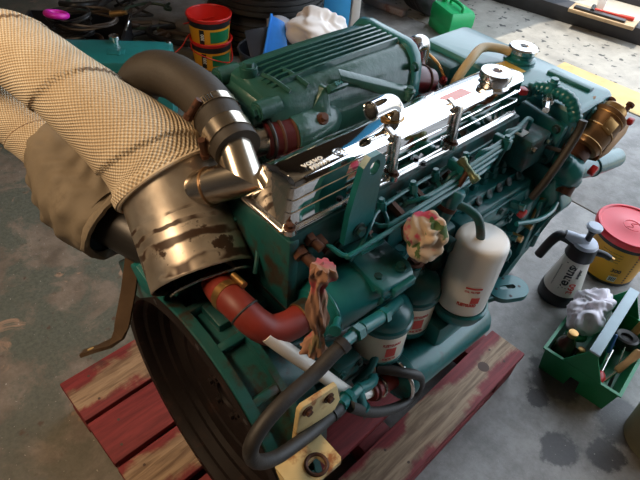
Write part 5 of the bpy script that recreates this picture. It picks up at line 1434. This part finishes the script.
M['bucket_dark'] = paint('dark_bucket_plastic', (0.020, 0.022, 0.030), 0.35)
t = thing('dark_bucket', 'black bucket holding the bright blue dustpan behind the green cooler', 'bucket', (1.62, 1.95, 0.0), local=True)
build('body', MB().lathe((0, 0, 0), (0, 0, 1), [(0, 0.095), (0.004, 0.10), (0.20, 0.125), (0.20, 0.121), (0.006, 0.096)], 36), 'bucket_dark', t)
build('rim', MB().torus((0, 0, 0.20), (0, 0, 1), 0.125, 0.006, 40, 8), 'bucket_dark', t)
M['blue'] = paint('bright_blue_plastic', (0.03, 0.22, 0.72), 0.3)
dp = MB()
dp.prism([V((1.57, 1.915, 0.16)), V((1.70, 1.86, 0.17)), V((1.745, 1.95, 0.30)), V((1.70, 1.995, 0.33))], V((0.010, 0.010, -0.006)), 0.002)
dpo = build('dustpan', dp, 'blue'); tag(dpo, 'bright blue plastic dustpan leaning in the black bucket', 'dustpan')
build('ridge', MB().tube([(1.58, 1.91, 0.165), (1.70, 1.995, 0.335)], 0.006, 8, 0), 'blue', dpo)
dq = MB().prism([V((1.535, 1.945, 0.17)), V((1.66, 1.90, 0.17)), V((1.69, 2.00, 0.275)), V((1.575, 2.045, 0.265))], V((0.008, 0.008, -0.008)), 0.002)
tag(build('folded_board', dq, 'bucket_dark'), 'dark folded sheet in the black bucket beside the blue dustpan', 'board')

M['cloth_white'] = paint('white_cotton_rag', (0.80, 0.72, 0.66), 0.8, var=0.05)
M['box_grey'] = paint('dark_storage_box', (0.045, 0.045, 0.05), 0.6)
t = thing('storage_box', 'dark box under the white cloth behind the green cooler', 'box', (1.94, 1.84, 0.0), local=True)
bm_ = MB().box((0, 0, 0.09), (0.28, 0.22, 0.18), Matrix.Rotation(-0.7, 3, 'Z'), 0.008)
build('body', bm_, 'box_grey', t)
build('lid', MB().box((0, 0, 0.190), (0.295, 0.235, 0.02), Matrix.Rotation(-0.7, 3, 'Z'), 0.005), 'box_grey', t)
cl = MB(); CC_ = V((1.895, 1.86, 0.262))
blob(cl, CC_, 0.150, 0.125, 0.095, 100, 56)
for v in cl.bm.verts:
    q = v.co - CC_
    d = q.normalized()
    f_ = fold(q, 5, 38, 0.013, 80, 0.005, (1, 0.6, 0.5), (1, -0.3, 0.6), 3.5) + noise.noise(q * 7) * 0.05
    v.co += d * f_
    v.co.z = max(v.co.z, 0.2015)
tag(build('white_cloth', cl, 'cloth_white', sharp=80), 'bundle of crumpled white cloth beyond the green ribbed cooler', 'cloth')
M['paper'] = paint('pale_grey_paper', (0.42, 0.40, 0.42), 0.5)
pp = MB()
rows = []
for i in range(11):
    a = i / 10
    rows.append([V((1.775, 1.975, 0.262)) + V((0.70, -0.55, 0)) * (0.20 * (a - 0.5)) + V((0.55, 0.70, 0.35)) * (0.055 * s) + V((0, 0, 0.02 * math.sin(a * 5))) for s in (-1, -0.4, 0.2, 0.8)])
pp.rings(rows, False, False, False)
po = build('magazine', pp, 'paper'); so = po.modifiers.new('thick', 'SOLIDIFY'); so.thickness = 0.006
tag(po, 'grey folded magazine lying against the white cloth', 'magazine')

# tyres lying in a stack
def tyre_prof(Ro=0.33, Ri=0.20, W=0.20):
    h = W / 2
    p = [(-h * 0.80, Ri), (-h * 0.98, Ri + 0.03), (-h, Ri + 0.07), (-h * 0.92, Ro - 0.025), (-h * 0.80, Ro - 0.006)]
    for k in range(5):
        x0 = -h * 0.74 + k * h * 0.305
        p += [(x0, Ro), (x0 + h * 0.22, Ro), (x0 + h * 0.225, Ro - 0.010), (x0 + h * 0.285, Ro - 0.010)]
    p += [(h * 0.80, Ro - 0.006), (h * 0.92, Ro - 0.025), (h, Ri + 0.07), (h * 0.98, Ri + 0.03), (h * 0.80, Ri)]
    return p
M['tyre'] = paint('tyre_rubber', (0.018, 0.017, 0.017), 0.55, var=0.25, dirt=(0.04, 0.035, 0.03))
def tyre(name, label, c, axis, group=None):
    m = MB(); m.lathe(c, axis, tyre_prof(), 64, False)
    o = build(name, m, 'tyre', None, sharp=25)
    return tag(o, label, 'tyre', group)
tyre('tyre', 'bottom tyre of the stack lying flat in the dark behind the buckets', (2.02, 2.42, 0.10), (0, 0, 1))
tyre('tyre', 'second tyre up in the flat stack behind the white cloth', (2.03, 2.43, 0.302), (0, 0, 1))
tyre('tyre', 'third tyre up in the flat stack, cut by the top of the frame', (2.01, 2.42, 0.504), (0, 0, 1))

# cable crate and cables
M['crate'] = paint('black_wire_crate', (0.012, 0.012, 0.015), 0.35)
M['cable'] = paint('black_cable', (0.014, 0.013, 0.012), 0.35)
M['cable_brown'] = paint('brown_cable', (0.05, 0.032, 0.020), 0.45)
M['cable_green'] = paint('dull_green_hose', (0.025, 0.055, 0.035), 0.5)
M['magenta'] = paint('magenta_plastic', (0.62, 0.02, 0.36), 0.35)
t = thing('crate', 'black crate filled with coiled cables at the top left behind the wrapped pipe', 'crate', (1.00, 2.62, 0.0), local=True)
CRZ = Matrix.Rotation(-0.65, 3, 'Z')
cm = MB()
def cl4(s, z): return [CRZ @ V((x * s, y * s, 0)) + V((0, 0, z)) for x, y in ((-0.24, -0.16), (0.24, -0.16), (0.24, 0.16), (-0.24, 0.16))]
cm.rings([cl4(0.93, 0.0), cl4(1.0, 0.22), cl4(1.03, 0.22), cl4(1.03, 0.226), cl4(0.975, 0.226), cl4(0.91, 0.006)])
build('body', cm, 'crate', t)
for s in (-1, 1): build('handle', MB().tube([CRZ @ V((0.245 * s, -0.05, 0.225)), CRZ @ V((0.26 * s, -0.03, 0.26)), CRZ @ V((0.26 * s, 0.03, 0.26)), CRZ @ V((0.245 * s, 0.05, 0.225))], 0.005, 8), 'chrome_dull', t)
for k in range(7):
    m = MB()
    R0 = rnd.uniform(0.06, 0.125); cx, cy = rnd.uniform(-0.08, 0.08), rnd.uniform(-0.03, 0.03); z = 0.10 + 0.028 * k
    pts = []
    for i in range(26):
        a = i * 0.62 + k
        q = CRZ @ V((cx + R0 * 1.25 * math.cos(a), cy + R0 * 0.85 * math.sin(a), 0))
        pts.append(q + V((1.00, 2.62, z + 0.012 * math.sin(a * 1.7 + k) + 0.0006 * i)))
    m.tube(pts, 0.0065, 7, 4)
    tag(build('coiled_cable', m, ('cable', 'cable', 'cable_brown')[k % 3]), ('black', 'black', 'brown')[k % 3] + ' coiled cable heaped in the black crate', 'cable', ('black', 'black', 'brown')[k % 3] + ' cables in the crate')
m = MB(); m.torus((0.905, 2.55, 0.318), (0.25, 0.1, 1), 0.042, 0.014, 30, 10)
tag(build('tape_reel', m, 'magenta'), 'bright magenta reel lying on top of the cables at the top left', 'reel')
m = MB(); m.cyl((1.12, 2.47, 0.30), (1.16, 2.43, 0.31), 0.014).cyl((1.16, 2.43, 0.31), (1.175, 2.415, 0.314), 0.010)
tag(build('cable_plug', m, 'brass'), 'brass cable plug at the right end of the cable crate', 'plug')

# hoses and cables strewn on the dark floor between crate and buckets
for k in range(12):
    m = MB()
    cx, cy = rnd.uniform(1.30, 1.62), rnd.uniform(2.62, 3.30)
    a0 = rnd.uniform(0, 6.28); L = rnd.uniform(0.25, 0.5)
    pts = []
    for i in range(7):
        s = (i / 6 - 0.5) * L
        a = a0 + 0.9 * math.sin(i * 0.8 + k)
        pts.append((cx + s * math.cos(a0) + 0.07 * math.sin(i * 1.3 + k), cy + s * math.sin(a0) + 0.07 * math.cos(i * 1.1 + k * 2), 0.02 + 0.012 * (k % 6) + 0.02 * abs(math.sin(i + k))))
    m.tube(pts, rnd.choice((0.008, 0.012, 0.016)), 8, 5)
    tag(build('loose_hose', m, ('cable', 'cable_brown', 'cable_green', 'rubber')[k % 4]), ('thin glossy black', 'brown', 'dull green', 'matt black rubber')[k % 4] + ' hose tangled on the shaded floor left of the stacked buckets', 'hose', ('glossy black', 'brown', 'dull green', 'matt black')[k % 4] + ' hoses heaped by the buckets')
m = MB(); m.tube([(1.30, 2.42, 0.02), (1.40, 2.36, 0.10), (1.44, 2.34, 0.16), (1.52, 2.42, 0.14)], 0.003, 6)
tag(build('red_wire', m, 'print_red'), 'thin red wire sticking up left of the stacked buckets', 'wire')

# ------------------------------------------------------------------ doorway and yard
M['door_blue'] = paint('bright_blue_paint', (0.06, 0.42, 0.86), 0.4, var=0.05)
M['post_white'] = paint('white_post_paint', (0.78, 0.76, 0.72), 0.5, var=0.05)
t = thing('door_leaf', 'bright blue panel with a white edge standing upright beyond the white cloth', 'door', (2.45, 2.20, 0.0))
build('panel', MB().box((2.415, 2.235, 1.2), (0.16, 0.03, 2.4), Matrix.Rotation(-0.7, 3, 'Z'), 0.003), 'door_blue', t)
build('edge_post', MB().box((2.505, 2.165, 1.2), (0.05, 0.05, 2.4), Matrix.Rotation(-0.7, 3, 'Z'), 0.003), 'post_white', t)

# green jerry can
M['can_green'] = paint('bright_green_plastic', (0.012, 0.42, 0.13), 0.35, var=0.06)
JR = Matrix.Rotation(math.radians(-24), 3, 'Z')
jc = V((3.03, 1.82, 0))
t = thing('jerry_can', 'bright green plastic fuel can outside by the car wheel', 'jerry can', jc)
def jp(x, y, z): return JR @ V((x, y, 0)) + jc + V((0, 0, z))
def jl(s, z): return [jp(x * s, y * s, z) for x, y in ((-0.08, -0.125), (0.08, -0.125), (0.09, -0.11), (0.09, 0.11), (0.08, 0.125), (-0.08, 0.125), (-0.09, 0.11), (-0.09, -0.11))]
jm = MB(); jm.rings([jl(0.93, 0), jl(1, 0.012), jl(1.0, 0.05), jl(0.975, 0.055), jl(0.975, 0.075), jl(1, 0.08), jl(1, 0.135), jl(0.9, 0.155), jl(0.6, 0.16)])
build('body', jm, 'can_green', t)
hm = MB(); hm.tube([jp(0, -0.10, 0.155), jp(0, -0.085, 0.185), jp(0, 0.03, 0.185), jp(0, 0.045, 0.155)], 0.010, 10)
build('handle', hm, 'can_green', t)
build('cap', MB().lathe(jp(-0.02, 0.085, 0.155), (0, 0, 1), [(0, 0.018), (0.016, 0.018), (0.018, 0.022), (0.036, 0.022), (0.038, 0.016)], 18), 'can_green', t)
build('spout', MB().tube([jp(-0.02, 0.085, 0.19), jp(0.0, 0.06, 0.25), jp(0.05, 0.02, 0.36), jp(0.09, 0.0, 0.44)], 0.007, 8), 'dark_metal', t)

# parked car: mostly above the frame, wheel in view
M['car'] = paint('dark_blue_car_paint', (0.03, 0.04, 0.06), 0.25, coat=0.5)
M['rim'] = paint('alloy_grey', (0.22, 0.22, 0.24), 0.35, metal=0.7)
car = thing('car', 'parked dark car outside the doorway with its front wheel showing', 'car', (3.5, 2.75, 0.0))
car['ox'] += -0.07; car['oy'] += -0.10
side = []
def arch(cx, r, z):
    return [(cx - r * math.cos(a), z + r * math.sin(a)) for a in [PI * i / 10 for i in range(11)]]
out = [(2.90, 0.30)] + arch(3.26, 0.35, 0.30) + arch(5.8, 0.35, 0.30) + [(6.5, 0.30), (6.55, 0.75), (6.3, 0.95), (5.6, 1.42), (4.4, 1.45), (3.7, 0.98), (2.95, 0.85), (2.88, 0.6)]
build('body', MB().prism([V((x, 2.08, z)) for x, z in out], (0, 1.55, 0)), 'car', car)
for wx in (3.26, 5.8):
    for wy in (2.19, 3.52):
        ty = build('wheel', MB().lathe((wx, wy, 0.315), (0, 1, 0), [(a, r * 0.95) for a, r in tyre_prof(0.33, 0.20, 0.19)], 48, False), 'tyre', car, sharp=25)
        rm = MB().lathe((wx, wy - 0.075, 0.315), (0, 1, 0), [(0.0, 0.0), (0.0, 0.05), (0.02, 0.06), (0.025, 0.15), (0.0, 0.175), (0.0, 0.192), (0.15, 0.192)], 36, False)
        build('rim', rm, 'rim', ty)
        for k in range(5):
            a = 2 * PI * k / 5 + 0.3
            build('spoke', MB().box((wx + 0.10 * math.cos(a), wy - 0.072, 0.315 + 0.10 * math.sin(a)), (0.16, 0.018, 0.035), Matrix.Rotation(-a, 3, 'Y'), 0.004), 'rim', ty)
M['bar_rust'] = paint('grey_rusty_bar', (0.30, 0.25, 0.24), 0.6, dirt=(0.20, 0.08, 0.06), dirt_amt=(0.5, 0.7), dscale=10)
br = MB()
d0, d1 = V((2.93, 2.46, 0.025)), V((2.96, 2.13, 0.025))
br.box((d0 + d1) / 2, (0.05, (d1 - d0).length, 0.045), Matrix.Rotation(math.atan2(d1.y - d0.y, d1.x - d0.x) - PI / 2, 3, 'Z'), 0.006)
tag(build('steel_bar', br, 'bar_rust'), 'grey rusty steel bar lying on the ground in front of the car wheel', 'bar')

# plank with a hammer on the kerb, blue cloth beside it
M['plank'] = paint('pale_plank', (0.48, 0.33, 0.19), 0.6, dscale=20)
pk = MB().box(kp(-0.01, -0.20, 0.112), (0.15, 0.42, 0.022), KR, 0.002)
tag(build('plank', pk, 'plank'), 'short pale wooden plank lying across the dark kerb outside', 'plank')
pc = kp(-0.0, -0.20, 0.123)
t = thing('hammer', 'red handled hammer lying on the short plank on the kerb', 'hammer', pc)
def hp(x, y, z): return KR @ V((x, y, 0)) + pc + V((0, 0, z))
build('handle', MB().lathe(hp(0.02, -0.18, 0.014), hp(-0.0, 0.0, 0.014) - hp(0.02, -0.18, 0.014), [(0, 0.010), (0.004, 0.014), (0.09, 0.012), (0.10, 0.009), (0.25, 0.008)], 12), 'print_red', t)
build('head', MB().cyl(hp(-0.055, 0.07, 0.014), hp(0.045, 0.085, 0.014), 0.014, n=14), 'dark_metal', t)
tr_ = MB().box(hp(-0.045, 0.02, 0.008), (0.05, 0.33, 0.014), KR, 0.003)
tag(build('steel_strip', tr_, 'dark_metal'), 'dark flat steel tool lying along the plank beside the hammer', 'tool')
wl = MB().box(hp(0.07, 0.05, 0.05), (0.02, 0.05, 0.11), KR @ Matrix.Rotation(0.3, 3, 'Y'), 0.003)
tag(build('white_block', wl, 'post_white'), 'small white block standing behind the plank on the kerb', 'block')
rb = MB(); blob(rb, kp(0.03, -0.50, 0.122), 0.045, 0.06, 0.025, 30, 14); crumple(rb, 30, 0.022, 3)
for v in rb.bm.verts: v.co.z = max(v.co.z, 0.101)
tag(build('blue_cloth', rb, 'blue', sharp=80), 'crumpled bright blue cloth on the dark kerb at the right edge', 'cloth')
